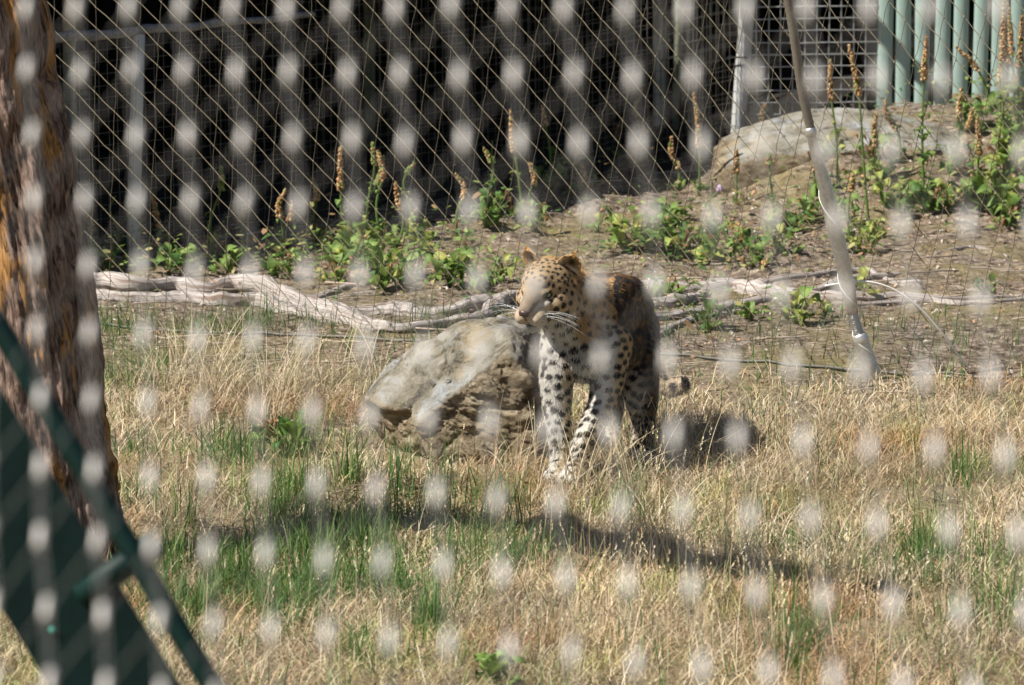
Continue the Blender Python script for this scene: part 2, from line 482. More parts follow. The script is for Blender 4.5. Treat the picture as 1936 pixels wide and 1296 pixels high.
# inner partitions, seen through the front wires
wire_panel('inner_mesh_panel', fc + [0.25, 0.5, 0], fd + [0.1, 0.9, 0], 0.0, 2.2, 0.055, 0.055, 0.0016, M['wire_old'],
           'inner welded wire partition behind the fine grey panel, beside the corner post', 'mesh panel', 0.005, skip=0.1)
wire_panel('dark_inner_mesh_panel', fb + [-0.6, 2.0, 0], fc + [0.2, 1.3, 0], 0.0, 2.2, 0.05, 0.06, 0.0018, M['wire_old'],
           'dark wire partition deep inside the enclosure behind the tall middle panel', 'mesh panel', 0.005, skip=0.1)

# corner post
cb = at_y(1390, 262, Y_R); cb[2] = gz(cb[0], Y_R); ct = at_y(1413, -10, Y_R)
ct2 = cb + (ct - cb) * 2.6
e = setp(empty('corner_post', cb), 'grey weathered corner post between the fine mesh and the square wire grid', 'post')
MB().tube(np.linspace(cb - [0, 0, .1], ct2, 14) - cb, np.linspace(0.034, 0.046, 14), 12, disp=lambda s, th: 1 + 0.16 * vn(s * 10, th, 8)).build('shaft', M['post'], e)
cc = at_y(1396, 108, Y_R) - cb
t = np.linspace(-2.6, 2.2, 16)
MB().tube(np.c_[cc[0] + 0.052 * np.sin(t), cc[1] - 0.052 * np.cos(t), cc[2] + 0.004 * np.cos(t * 2)], 0.004, 6).build('cable_tie', M['black'], e)

# square grid panel
g0 = at_y(1406, 250, Y_R); g1 = at_y(1652, 200, Y_R)
e, inv = None, None
e = setp(empty('square_grid_panel', (g0[0], Y_R, 0.1)), 'square galvanised wire grid between the grey corner post and the pale green slats', 'grid panel')
inv = -np.array(e.location)
x = g0[0]
while x < g1[0]:
    P = np.array([[x + rng.normal(0, .0015), Y_R + rng.normal(0, .001), z] for z in np.linspace(-0.05, 2.2, 12)])
    MB().tube(P + inv, 0.0036, 6).build('vertical_wire', M['wire'], e)
    x += 0.0585
z = 0.02
while z < 2.2:
    P = np.array([[xx, Y_R - 0.007, z + 0.012 * (xx - g0[0])] for xx in np.linspace(g0[0] - .02, g1[0] + .02, 8)])
    P[:, 2] += rng.normal(0, .001, 8)
    MB().tube(P + inv, 0.0034, 6).build('horizontal_wire', M['wire'], e)
    z += 0.0580

# pale green slatted screen
s0 = at_y(1657, 190, Y_R)
e = setp(empty('slatted_screen', (s0[0], Y_R, 0.1)), 'pale green screen of upright rounded slats at the top right', 'screen')
inv = -np.array(e.location)
per = 35.3 * 1936 / 1936 * (Y_R - CAMP[1]) / KPX * 1.0
slat_me = None
for k in range(34):
    x = s0[0] + 0.034 + k * 0.0915
    if slat_me is None:
        mb = MB(); th = np.linspace(R(-8), R(188), 12)
        prof = np.c_[0.0375 * np.cos(th), -0.024 * np.sin(th)]
        V = np.vstack([np.c_[prof, np.full(12, z)] for z in (-0.1, 0.7, 1.5, 2.3)] )
        Q = [[r_ * 12 + j, r_ * 12 + j + 1, (r_ + 1) * 12 + j + 1, (r_ + 1) * 12 + j] for r_ in range(3) for j in range(11)]
        Q += [[r_ * 12 + 11, r_ * 12, (r_ + 1) * 12, (r_ + 1) * 12 + 11] for r_ in range(3)]
        mb.add(V, Q); so = mb.build('slat', M['slat'], e); slat_me = so.data
    else:
        so = obj('slat', slat_me, e)
    so.location = (x - s0[0], 0.0, 0.02 + rng.normal(0, .004)); so.rotation_euler = (0, R(rng.normal(0.6, .25)), R(rng.normal(0, 2)))
for zz in (1.55,):
    MB().box((1.55, 0.05, zz), (3.3, 0.04, 0.08)).build('back_rail', M['shade_dark_wood'], e)
MB().box((1.55, 0.09, 1.0), (3.2, 0.02, 2.3)).build('backing_board', M['shade_dark_wood'], e)

# shed: roof and cladding, unseen, added to shade the interior; back wall
sh = setp(empty('open_shed', (0, 9, 0)), 'dark open shed with mesh front at the back, its unseen top added to shade the inside', 'shed')
inv = -np.array([0, 9, 0.0])
MB().box(np.array([-0.8, 10.3, 2.35]) + inv, (9.6, 3.2, 0.1)).build('shade_roof', M['shade_dark_wood'], sh)
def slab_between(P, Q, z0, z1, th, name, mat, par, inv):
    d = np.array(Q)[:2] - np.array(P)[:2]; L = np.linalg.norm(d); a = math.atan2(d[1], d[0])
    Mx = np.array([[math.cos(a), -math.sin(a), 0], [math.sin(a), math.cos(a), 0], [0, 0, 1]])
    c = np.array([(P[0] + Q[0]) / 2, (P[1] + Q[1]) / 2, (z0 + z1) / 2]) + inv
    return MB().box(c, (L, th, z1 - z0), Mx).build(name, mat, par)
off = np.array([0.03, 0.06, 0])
slab_between(fa - 3.4 * (fb - fa) + off, fb + off, 1.17, 1.45, 0.03, 'shade_cladding', M['shade_dark_wood'], sh, inv)
slab_between(fb + off, fc + off, 1.06, 1.3, 0.03, 'shade_cladding', M['shade_dark_wood'], sh, inv)
slab_between(fc + off, fd + off, 1.0, 1.3, 0.03, 'shade_cladding', M['shade_dark_wood'], sh, inv)
slab_between(fd + off, np.array([4.2, Y_R + .15, 0]), 1.25, 2.3, 0.03, 'shade_cladding', M['shade_dark_wood'], sh, inv)
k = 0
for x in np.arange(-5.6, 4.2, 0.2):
    MB().box(np.array([x, 11.6 + 0.034 * (k % 2), 1.1]) + inv, (0.206, 0.03, 2.5), bev=0.004).build('wall_board', M['shade_dark_wood'], sh); k += 1
MB().box(np.array([-5.7, 9.8, 1.1]) + inv, (0.05, 4.0, 2.5)).build('side_wall', M['shade_dark_wood'], sh)
MB().box(np.array([4.2, 10.2, 1.1]) + inv, (0.05, 3.0, 2.5)).build('side_wall', M['shade_dark_wood'], sh)
# roof carried on over the left cage, unseen, added to block the sun
A2 = fa - 3.4 * (fb - fa)
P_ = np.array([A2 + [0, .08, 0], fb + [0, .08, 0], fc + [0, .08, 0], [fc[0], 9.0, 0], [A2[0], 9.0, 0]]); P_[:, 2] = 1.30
V_ = np.vstack([P_, P_ + [0, 0, .06]]) + inv; mb = MB(); mb.add(V_, [[i, (i + 1) % 5, 5 + (i + 1) % 5, 5 + i] for i in range(5)] + [[0, 3, 2, 1][::-1], [5, 6, 7, 8]], [[0, 3, 4], [5, 8, 9]]); mb.build('shade_roof_extension', M['shade_dark_wood'], sh, smooth=False)

# near-black floor inside, its shade painted into the colour
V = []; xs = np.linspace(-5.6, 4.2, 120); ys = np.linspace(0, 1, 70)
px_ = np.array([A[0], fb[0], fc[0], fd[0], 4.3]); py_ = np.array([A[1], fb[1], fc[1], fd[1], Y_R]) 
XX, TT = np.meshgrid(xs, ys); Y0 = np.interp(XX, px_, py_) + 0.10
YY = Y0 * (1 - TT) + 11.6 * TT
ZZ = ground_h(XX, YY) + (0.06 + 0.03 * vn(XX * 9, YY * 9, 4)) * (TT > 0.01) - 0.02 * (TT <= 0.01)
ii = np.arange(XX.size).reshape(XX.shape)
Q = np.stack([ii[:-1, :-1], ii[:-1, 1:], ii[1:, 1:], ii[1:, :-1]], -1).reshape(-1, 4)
setp(obj('enclosure_floor', mesh_np('enclosure_floor', np.c_[XX.ravel(), YY.ravel(), ZZ.ravel()], Q, M['shade_soil'])), kind='structure')

# posts and bits inside
def inner(name, u, v, yoff, h, r, mat, label, cat):
    p = on_ground(u, v); p = at_y(u, v, p[1] + yoff); p[2] = gz(p[0], p[1])
    o = MB().tube(np.linspace([0, 0, -.05], [rng.normal(0, .03), 0, h], 12), r, 10, disp=lambda s, th: 1 + 0.3 * vn(s * 8, th, 3)).build(name, mat)
    o.location = p; setp(o, label, cat); return o
inner('inner_post', 1247, 300, 0.7, 1.9, 0.035, M['pale_board'], 'pale post inside the mesh, left of the fine panel centre', 'post')
inner('inner_post', 1276, 300, 0.5, 1.9, 0.018, M['vine_post'], 'thin mossy green pole inside the mesh next to the pale post', 'pole')
inner('inner_post', 700, 360, 1.2, 1.9, 0.03, M['vine_post'], 'dim mossy pole inside the dark middle of the enclosure', 'pole')
pb = at_y(134, 330, 7.6); pt = at_y(134, 80, 7.6)
o = MB().box((0, 0, (pt[2] - pb[2]) / 2 + 0.06), (0.06, 0.03, pt[2] - pb[2] + .3), bev=0.004).build('pale_board', M['pale_board'])
pg = np.array([pb[0], 7.6, gz(pb[0], 7.6)])
o.location = pb; setp(o, 'narrow pale board standing behind the left cage mesh, near the tree trunk', 'board')

# unseen rod added above the slats to cast the slanting shadow
sA = at_y(1620, 10, Y_R - .03); sB = at_y(1795, 200, Y_R - .03)
tt = 1.75
o = MB().tube(np.array([sA + (sA - sB) * 0.6 + SUNV * tt, sB + SUNV * tt * 0.75]) , 0.036, 8).build('shadow_rod', M['wire_old'])
setp(o, 'unseen rod added for its shadow, slanting above and in front of the pale green slats', 'rod')

# ------------------------------------------------------------------ sharp net
nb = [on_ground(150, 612), on_ground(1640, 704)]
nd = nb[1] - nb[0]; nd[2] = 0; nd /= np.linalg.norm(nd); nn = np.array([nd[1], -nd[0], 0])
def on_net(u, v):
    d = ray(u, v); t = ((nb[0] - CAMP) @ nn) / (d @ nn)
    return CAMP + d * t
NETC = (nb[0] + nb[1]) / 2
net = setp(empty('cable_net', NETC), 'fine sharp diamond cord net hanging behind the leopard and in front of the log', 'net')
KN = {}
for k in range(-9, 62):
    for m in range(-9, 24):
        v = m * 40.0 - k * 2.4 + 20
        s = np.interp(k, [0, 15, 28, 36, 50], [0.0, 0.12, 0.20, 0.215, 0.22])
        u = 62 + k * 37.6 - s * (v - 350) 
        p = on_net(u + rng.normal(0, 1.2), v + rng.normal(0, 1.2))
        if p[2] > gz(p[0], p[1]) - 0.03: KN[k, m] = p + nn * 0
for k in range(-9, 62):
    P = [KN[k, m] for m in range(-9, 24) if (k, m) in KN]
    if len(P) < 2: continue
    P = np.array(P); Pm = [P[0]]
    for a, b in zip(P[:-1], P[1:]):
        w_ = rng.normal(0, 0.0022); Pm += [a * .5 + b * .5 + nd * w_, b]
    MB().tube(np.array(Pm) - NETC, 0.0013, 5).build('upright_cord', M['net_dark'], net)
for c in range(-70, 34):
    P = [KN[k, k + c] for k in range(-9, 62) if (k, k + c) in KN]
    if len(P) < 2: continue
    P = np.array(P); Pm = [P[0]]
    for a, b in zip(P[:-1], P[1:]):
        w_ = rng.normal(0, 0.0022); Pm += [a * .5 + b * .5 + [0, 0, w_ - .001], b]
    MB().tube(np.array(Pm) - NETC - nn * 0.002, 0.0017, 5).build('diagonal_cord', M['net'], net)
oct_ = np.array([[1, 0, 0], [-1, 0, 0], [0, 1, 0], [0, -1, 0], [0, 0, 1], [0, 0, -1.0]])
octF = np.array([[0, 2, 4], [2, 1, 4], [1, 3, 4], [3, 0, 4], [2, 0, 5], [1, 2, 5], [3, 1, 5], [0, 3, 5]])
mb = MB()
for p in KN.values(): mb.add(oct_ * [0.0034, 0.0034, 0.006] + p - NETC, T=octF)
setp(mb.build('knots', M['net'], net), kind='stuff')
# bottom cable lying on the ground
us = np.linspace(-150, 2100, 60)
P = []
for u in us:
    q = on_net(u, np.interp(u, [150, 1640], [612, 704])); q[2] = gz(q[0], q[1]) + 0.008; P.append(q)
MB().tube(np.array(P) - NETC, 0.0065, 6).build('bottom_cable', M['wire_old'], net)

# ------------------------------------------------------------------ stay with sleeves
sy = on_ground(1652, 716)[1] - 0.02
def on_stay(u, v): return at_y(u, v, sy - (716 - v) * 0.0002)
base = on_stay(1652, 722); base[2] = gz(base[0], base[1])
st = setp(empty('tension_stay', base), 'steel stay with twisted rope above and shiny sleeves below, anchored right of the leopard', 'stay')
def stay_part(name, pts, mat, n=14, disp=None, m=30):
    c = spline(np.array([[*on_stay(u, v), r] for u, v, r in pts]), m)
    return MB().tube(c[:, :3] - base, c[:, 3], n, disp=disp).build(name, mat, st)
stay_part('wire_rope', [(1420, -330, .0165), (1486, -20, .0165), (1503, 80, .0160), (1516, 170, .0155), (1534, 250, .0150)], M['stay_rope'], 20,
          lambda s, th: 1 + 0.16 * np.abs(np.sin(3 * th + s * 130)), 320)
stay_part('upper_sleeve', [(1532, 246, .0175), (1545, 300, .021), (1562, 360, .026), (1577, 430, .0285), (1592, 490, .0285), (1606, 560, .026), (1613, 592, .021)], M['stay'], 18)
stay_part('threaded_rod', [(1612, 590, .018), (1620, 618, .018), (1627, 640, .018)], M['stay'], 14, lambda s, th: 1 + 0.16 * np.sin(s * 900 + th), 60)
stay_part('collar', [(1624, 632, .025), (1628, 642, .030), (1631, 652, .025)], M['steel'], 16, None, 8)
stay_part('lower_sleeve', [(1629, 645, .027), (1638, 676, .031), (1650, 712, .034), (1654, 728, .036)], M['stay'], 18)
stay_part('top_ring', [(1530, 242, .019), (1533, 250, .0215), (1536, 257, .019)], M['steel'], 14, None, 6)
# thin wire wound round the sleeves
c = spline(np.array([[*on_stay(u, v), r] for u, v, r in [(1545, 300, .024), (1577, 430, .031), (1606, 560, .028), (1628, 640, .028), (1648, 705, .036)]]), 160)
a = np.linspace(0, 2 * np.pi * 3.4, 160)
P = c[:, :3] + c[:, 3:4] * np.c_[np.cos(a), np.sin(a), np.zeros(160)]
MB().tube(P - base, 0.0022, 5).build('binding_wire', M['pale_wire'], st)
# loose pale wire curving down to the ground
lw = spline(np.array([on_stay(1560, 541), on_stay(1598, 535), on_stay(1642, 533), on_stay(1690, 548), on_stay(1738, 582), on_stay(1785, 635), at_y(1828, 694, sy + .02)]), 60)
o = MB().tube(lw, 0.0038, 6).build('loose_wire', M['pale_wire']); setp(o, 'loose pale wire arching from the steel stay down to the ground at right', 'wire')

# ------------------------------------------------------------------ green frame, halfway to the camera
GD = 10.8
def gpt(u, v, d=GD): return at_depth(u, v, d)
gb = gpt(520, 1500); 
def ext(p, q, zt):
    t = (zt - q[2]) / (q[2] - p[2]); return q + (q - p) * t
a0 = gpt(0, 622); a1 = gpt(402, 1300)
fl = ext(a0, a1, gz(0.3, -9.0)); up = a0 + (a0 - a1) * 1.3
fr = setp(empty('green_frame', (fl[0], fl[1], gz(fl[0], fl[1]))), 'dark green leaning steel frame with broad plate and rail, blurred at lower left', 'steel frame')
inv = -np.array(fr.location)
MB().tube(np.array([up, a0, a1, fl]) + inv, 0.0205, 14).build('rail', M['green2'], fr)
def plate(name, pts, th, mat):
    P = np.array(pts); n = len(P); V = np.vstack([P, P + FWD * th])
    mb = MB()
    Q = [[i, (i + 1) % n, n + (i + 1) % n, n + i] for i in range(n)]
    Q += [[0, 3, 2, 1], [n, n + 1, n + 2, n + 3]]
    mb.add(V + inv, Q); return mb.build(name, mat, fr, smooth=False)
b0 = gpt(0, 738); b1 = gpt(335, 1290); c0 = gpt(0, 1148); c1 = gpt(95, 1300)
dl = (b1 - b0); dl /= np.linalg.norm(dl)
k1 = (b1[2] - fl[2]) / -dl[2]; k2 = (c1[2] - fl[2]) / -dl[2]
plate('broad_plate', [b0 - dl * 1.2, b1 + dl * k1, c1 + dl * k2, c0 - dl * 1.2], 0.03, M['green'])
q0 = gpt(200, 1090); q1 = gpt(275, 1040)
MB().tube(np.array([gpt(150, 1130), gpt(290, 1030)]) + inv + FWD * 0.01, 0.026, 12).build('brace', M['green2'], fr)
bo = gpt(99, 1191) - FWD * 0.008
MB().tube(np.array([bo, bo + FWD * 0.02]) + inv, 0.0055, 10).build('bolt', M['teal'], fr)

# ------------------------------------------------------------------ near ferrule net (out of focus)
def cv(a): return np.array([a[0], 0, 0]) + UPV * (-a[1]) + FWD * a[2]
NO = CAMP + cv([-.48921493, -.336773688, 5.9]); NA = cv([.0539965155, .00254109106, -.0438616091]); NB = cv([.00624135747, .064987011, -.0503401012])
IR = range(-2, 19); JR = range(-1, 13)
near = setp(empty('ferrule_net', NO), 'blurred stainless rope net with bright ferrules, closest to the viewer', 'net')
FP = {}
for i in range(-3, 20):
    for j in range(-2, 14):
        FP[i, j] = NA * i + NB * j + rng.normal(0, 0.0012, 3)
bh = NB / np.linalg.norm(NB); dg = (NB - NA) / np.linalg.norm(NB - NA)
ax = bh * 0.82 + dg * 0.18; ax /= np.linalg.norm(ax)
def frame_z(a):
    q = Vector(a).to_track_quat('Z', 'Y'); return q
zs = np.array([-1, -.93, -.5, 0, .5, .93, 1]) * 0.0118; rs = np.array([.0042, .0052, .0057, .0059, .0057, .0052, .0042])
fm = MB(); 
P = np.c_[np.zeros(7), np.zeros(7), zs]; fm.tube(P, rs, 12, flat=0.75); f0 = fm.build('ferrule', M['ferrule'], near); fme = f0.data
first = True
for i in IR:
    for j in JR:
        o = f0 if first else obj('ferrule', fme, near); first = False
        o.location = FP[i, j]; o.rotation_mode = 'QUATERNION'
        q = frame_z(ax + rng.normal(0, .05, 3)); o.rotation_quaternion = q
side = NA / np.linalg.norm(NA)
for i in IR:
    for sg in (-1, 1):
        P = []
        for j in range(-2, 13):
            a = FP[i, j]; b = FP[i, j + 1]
            P += [a + side * sg * 0.0019, a * .82 + b * .18 + side * sg * 0.0030, a * .5 + b * .5 + side * sg * 0.0034, a * .18 + b * .82 + side * sg * 0.0030]
        MB().tube(np.array(P), 0.0006, 6).build('upright_rope', M['rope'], near)
for c in range(-3, 32):
    P = [FP[i, c - i] for i in range(-3, 20) if (i, c - i) in FP]
    if len(P) < 3: continue
    P = np.array(P) + FWD * 0.003
    MB().tube(P, 0.00048, 6).build('slanting_rope', M['rope'], near)

# ------------------------------------------------------------------ tree
tb = on_ground(92, 1060)
def rough_bark(s, th):
    d = 0.07 * vn(s * 3, np.cos(th) * 3 + 5, 11) + 0.07 * vn(s * 3 + 40, np.sin(th) * 3 + 9, 12)
    d += 0.10 * vn(s * 5, np.cos(th) * 11, 13) + 0.10 * vn(s * 5, np.sin(th) * 11 + 20, 14) + 0.06 * vn(s * 16, np.cos(th) * 22, 15) + 0.06 * vn(s * 16, np.sin(th) * 22, 17) + .02 * vn(s * 60, th * 20, 18)
    d -= 0.12 * np.clip(vn(s * 5, th * 2.2, 16), 0, 1)
    return 1 + d
tx = at_y(-62, -10, tb[1] + 0.14)
path = [np.array([tb[0] + .01, tb[1], tb[2] - .15]), tb + [0, 0, 0.05], at_y(72, 860, tb[1] + .03), at_y(52, 640, tb[1] + .06), at_y(8, 380, tb[1] + .09), at_y(-30, 180, tb[1] + .12), tx]
zt = 1.9
lp = [(-0.5, -0.74), (-0.12, -0.76), (0.2, -1.02), (0.55, -1.45), (0.95, -1.9), (1.22, -2.12)]
hh = [2.05, 2.4, 2.65, 2.95, 3.3, 3.5]
k = 1 / math.tan(SUN_EL)
lim = [np.array([x + SUN_AZ[0] * k * h, y + SUN_AZ[1] * k * h, h]) for (x, y), h in zip(lp, hh)]  # unseen limb, bent so its shadow falls along the foreground strip
trunk_path = spline(np.array(path + lim[:1]), 340)
rr = np.interp(np.linspace(0, 1, 340), [0, .04, .12, .5, 1], [.31, .26, .235, .235, .22])
tree = setp(empty('bark_tree', tb), 'rough barked tree trunk with bare ochre patches at the left edge', 'tree')
MB().tube(trunk_path - tb, rr, 220, disp=rough_bark).build('trunk', M['bark'], tree, grain=True)
lpath = spline(np.array([trunk_path[-12]] + lim), 120)
MB().tube(lpath - tb, np.interp(np.linspace(0, 1, 120), [0, .12, .3, .8, 1], [.21, .18, .16, .12, .05]) * (1 + .25 * np.sin(np.arange(120) * .31)), 48, disp=rough_bark).build('limb', M['bark'], tree, grain=True)

# ------------------------------------------------------------------ driftwood branches
def drift(name, pts, label, lift=0.0, seg=26, parent=None, yfix=None, cat='branch'):
    W = []
    for u, v, r in pts:
        g = on_ground(u, v + r * 0.9)
        y = g[1] - 0.0 if yfix is None else yfix
        p = at_y(u, v, y + lift); sc = (p - CAMP) @ FWD / KPX * (1.3 if u > 1100 and cat == 'branch' else 1.0)
        W.append([*p, r * sc])
    W = np.array(W); c = spline(W, max(40, len(pts) * 22))
    org = c[len(c) // 2, :3].copy(); ph = rng.uniform(0, 30)
    d = lambda s, th: 1.05 + 0.50 * vn(s * 6 + ph, np.cos(th) * 1.2, 21) + 0.35 * vn(s * 9 + ph, np.sin(th) * 1.2 + 7, 22) + 0.25 * vn(s * 18 + ph, np.cos(th) * 2, 23) + 0.12 * vn(s * 5 + ph + np.sin(th), np.cos(th) * 8 + 3, 24) - .22 * np.clip(vn(s * 2.2 + ph, np.cos(th + s * 2) * 5 + 9, 25), 0, 1)
    c[:, :3] += np.c_[np.zeros(len(c)), np.zeros(len(c)), .35 * c[:, 3] * vn(np.arange(len(c)) * .22 + ph, ph, 27)]
    o = MB().tube(c[:, :3] - (0 if parent else org), c[:, 3] * 1.16, seg, disp=d).build(name, M['drift'], parent, grain=True)
    if not parent:
        o.location = org; setp(o, label, cat, )
    else: o.matrix_parent_inverse = Matrix.Translation(-parent.location)
    return o
l1 = drift('driftwood_branch', [(-40, 528, 13), (90, 525, 14), (160, 530, 14), (200, 530, 13.5), (260, 538, 13), (330, 537, 12), (390, 547, 12), (440, 538, 13), (500, 543, 13.5), (545, 562, 17), (590, 577, 14), (640, 591, 15), (690, 612, 13), (750, 621, 11), (830, 614, 10.5), (900, 602, 10.5), (935, 578, 12), (965, 562, 10), (1010, 560, 9)],
      'long sinuous bleached branch, the upper and front one left of the leopard', 0.0)
drift('side_twig', [(575, 566, 8), (612, 560, 7.5), (650, 546, 5.5), (692, 536, 3.5)], None, 0.05, 12, l1)
drift('side_twig', [(590, 574, 7), (650, 564, 7), (700, 556, 5), (745, 556, 3)], None, 0.12, 12, l1)
drift('driftwood_branch', [(-40, 548, 11), (100, 552, 11), (160, 556, 11), (220, 562, 12), (290, 566, 11), (350, 566, 12), (420, 572, 13.5), (490, 573, 14), (550, 588, 12), (620, 601, 11), (680, 612, 9)],
      'second bleached branch tucked just under the long sinuous one at left', 0.06)
l3 = drift('driftwood_branch', [(640, 596, 12), (700, 590, 13), (760, 590, 17), (810, 596, 14), (860, 590, 14), (905, 578, 15), (950, 566, 13), (1000, 563, 11), (1060, 565, 10)],
      'thick brown grooved branch with a knob, behind the boulder', 0.10)
drift('knob', [(752, 585, 9), (766, 578, 8), (782, 586, 5), (788, 594, 3)], None, 0.02, 12, l3)
drift('driftwood_branch', [(1120, 560, 10), (1225, 548, 11), (1300, 548, 11), (1384, 543, 12), (1444, 552, 10), (1513, 557, 8), (1600, 562, 8), (1700, 563, 6), (1800, 567, 4.5), (1960, 563, 3)],
      'long grey branch running right from behind the leopard, topmost of the right ones', 0.05)
drift('driftwood_branch', [(1120, 586, 8), (1225, 577, 10), (1280, 571, 10), (1315, 563, 8), (1338, 553, 5)],
      'short broken branch right of the leopard with a snapped upturned end', 0.03)
drift('driftwood_branch', [(1190, 606, 6), (1250, 600, 7), (1340, 588, 8), (1400, 577, 6), (1455, 566, 4)],
      'straight pale branch lying below the broken one, right of the leopard', 0.0)
drift('driftwood_branch', [(1215, 646, 4), (1245, 634, 5.5), (1275, 617, 5.5), (1310, 603, 5), (1352, 596, 4), (1400, 588, 2.5)],
      'thin curved branch lowest right of the leopard, rising to the right', 0.0, 14)
l5 = drift('driftwood_branch', [(1430, 540, 4), (1463, 530, 5), (1530, 521, 5), (1600, 516, 5), (1641, 516, 5), (1665, 525, 5), (1705, 537, 5), (1742, 537, 5)],
      'thin forked branch passing behind the steel stay', 0.02, 14)
drift('side_twig', [(1480, 562, 4), (1530, 552, 7), (1580, 540, 7), (1640, 525, 4), (1700, 518, 3)], None, 0.0, 14, l5)
drift('driftwood_branch', [(1600, 578, 4), (1690, 574, 4.5), (1760, 569, 4.5), (1830, 574, 4), (1960, 566, 4)],
      'thin straight branch on the ground at the right edge', 0.0, 12)
drift('fallen_twig', [(1770, 480, 2.5), (1810, 470, 3), (1850, 468, 3), (1905, 486, 2.5)], 'pale bent twig on bare soil at the far right', 0, 8, cat='twig')
drift('fallen_twig', [(560, 452, 2.5), (620, 446, 2.5), (700, 440, 2)], 'grey twig on soil below the dark mesh, left of the dried stalks', 0, 8, cat='twig')
drift('fallen_twig', [(1210, 330, 2), (1270, 326, 2.5), (1330, 322, 2)], 'pale twig lying at the foot of the fine mesh panel', 0, 8, cat='twig')
drift('fallen_twig', [(330, 462, 2), (400, 452, 2.5), (500, 438, 2)], 'grey twig at the foot of the low cage panel', 0, 8, cat='twig')
drift('fallen_twig', [(1745, 404, 2), (1800, 396, 3), (1850, 402, 2)], 'short twig under the tall plant at right', 0, 8, cat='twig')

# ------------------------------------------------------------------ boulder
def boulder(name, C, planes, seedv, sub, label, sharp=26, amp=1.0, sc=1.0, hollow=None):
    import bmesh
    bm = bmesh.new(); bmesh.ops.create_icosphere(bm, subdivisions=sub, radius=1)
    D = np.array([v.co[:] for v in bm.verts]); F = np.array([[v.index for v in f.verts] for f in bm.faces]); bm.free()
    Nn = np.array([p[:3] for p in planes], float); nl = np.linalg.norm(Nn, axis=1); Nn /= nl[:, None]; c = np.array([p[3] for p in planes])
    # wobble the planes so faces are not flat
    q = np.maximum(D @ Nn.T, 1e-3) / c
    r = 1 / (np.sum(q ** sharp, axis=1) ** (1 / sharp))
    P = D * r[:, None]
    wf = q ** 40; wf /= wf.sum(1)[:, None]
    front = wf[:, [i for i, p in enumerate(planes) if p[4] > 0]].sum(1)
    disp = np.zeros(len(P)); 
    for i, p in enumerate(P):
        v = Vector(p / sc) + Vector((seedv, 0, 0))
        n1 = mn.fractal(v * 5, 0.9, 2.1, 6)
        n2 = mn.turbulence(v * 12, 4, False)
        vs = Vector((v.x * 9 + 2 * v.z, v.y * 9, v.z * 17 + 6 * v.x))
        n3 = mn.ridged_multi_fractal(vs, 0.8, 2.1, 5, 1.0, 2.0)
        disp[i] = 0.009 * n1 * amp + 0.007 * n2 - 0.012 * max(0, 1 - abs(mn.noise(v * 4.3)) * 14) + front[i] * (0.021 * (1.2 - n3) + 0.016 * n1)
    if hollow is not None: disp -= .10 * np.exp(-(np.linalg.norm((P - np.array(hollow)) / np.array([1, 1.2, 1.15]), axis=1) / .062) ** 2)
    P = P - (P / np.linalg.norm(P, axis=1)[:, None]) * 0.0 + D * (disp * sc)[:, None]
    cols = np.c_[1 - front, front, np.zeros(len(P))]
    o = obj(name, mesh_np(name, P, F, M['rock'], cols)); o.location = C
    setp(o, label, 'boulder'); return o
mc = on_ground(1625, 290)
boulder('boulder', mc + np.array([-.06, .12, -.03]), [(0, -.35, .94, .10, 0), (-.25, -.2, .95, .175, 0), (.22, -.2, .95, .17, 0), (-1, 0, .1, .60, 1), (1, 0, .1, .56, 1), (.1, -1, -.1, .17, 1), (0, 1, 0, .3, 0), (0, 0, -1, .2, 1)], 8.3, 6,
        'low pale crusted boulder half sunk in the bank below the square wire grid', 8)
Y0R = 0.42
Cc = at_y(870, 755, Y0R)
o = boulder('boulder', Cc, [(-0.50, -0.446, 0.741, .130, 0), (-.83, 0, .55, .268, 0), (0.05, -1, 0.14, .190, 1), (-0.78, -0.34, -0.52, .225, 1), (0.97, -0.15, 0.12, .275, 1), (0, 0.1, -1, .32, 1), (-0.1, 1, 0.35, .235, 0), (0.03, -0.10, 0.995, .258, 0), (0.75, -0.3, 0.62, .295, 0)], 3.1, 7,
        'large lichen covered boulder with pale sloping top, in front of the log beside the leopard', 24, hollow=(-.235, -.10, -.085))

# ------------------------------------------------------------------ leaf and plant meshes
def leaf_mesh(name, L, W, droop, cup, colr, colr2, hue=0.12, seed=0, curl=0.0, n=7):
    rg = np.random.default_rng(seed)
    t = np.linspace(0, 1, n); wd = W * np.sin(np.pi * np.clip(t, 0.03, 0.985) ** 0.75) ** 0.8
    V = []; C = []
    for i in range(n):
        a = t[i] * droop
        x = L * t[i] * math.cos(a * 0.6); z = L * (0.35 * math.sin(min(t[i] * 2.2, math.pi / 2)) - 0.35 * t[i] ** 2 * droop)
        for s in (-1, -.5, 0, .5, 1):
            V.append([x, s * wd[i] * math.cos(curl * abs(s)), z + cup * abs(s) ** 1.5 * wd[i] + rg.normal(0, L * 0.012) + 0.1 * W * math.sin(8 * t[i] + s * 3)])
            f = 0.5 + 0.5 * math.sin(5 * t[i] + rg.uniform(0, 2)); c = np.array(colr) * (1 - f) + np.array(colr2) * f
            if s == 0: c = c * 1.25
            C.append(c * rg.uniform(1 - hue, 1 + hue))
    Q = [[i * 5 + j, i * 5 + j + 1, (i + 1) * 5 + j + 1, (i + 1) * 5 + j] for i in range(n - 1) for j in range(4)]
    return mesh_np(name, V, np.array(Q), M['leafv'], C)
LEAF = {'g': [], 'y': [], 'b': [], 'd': []}
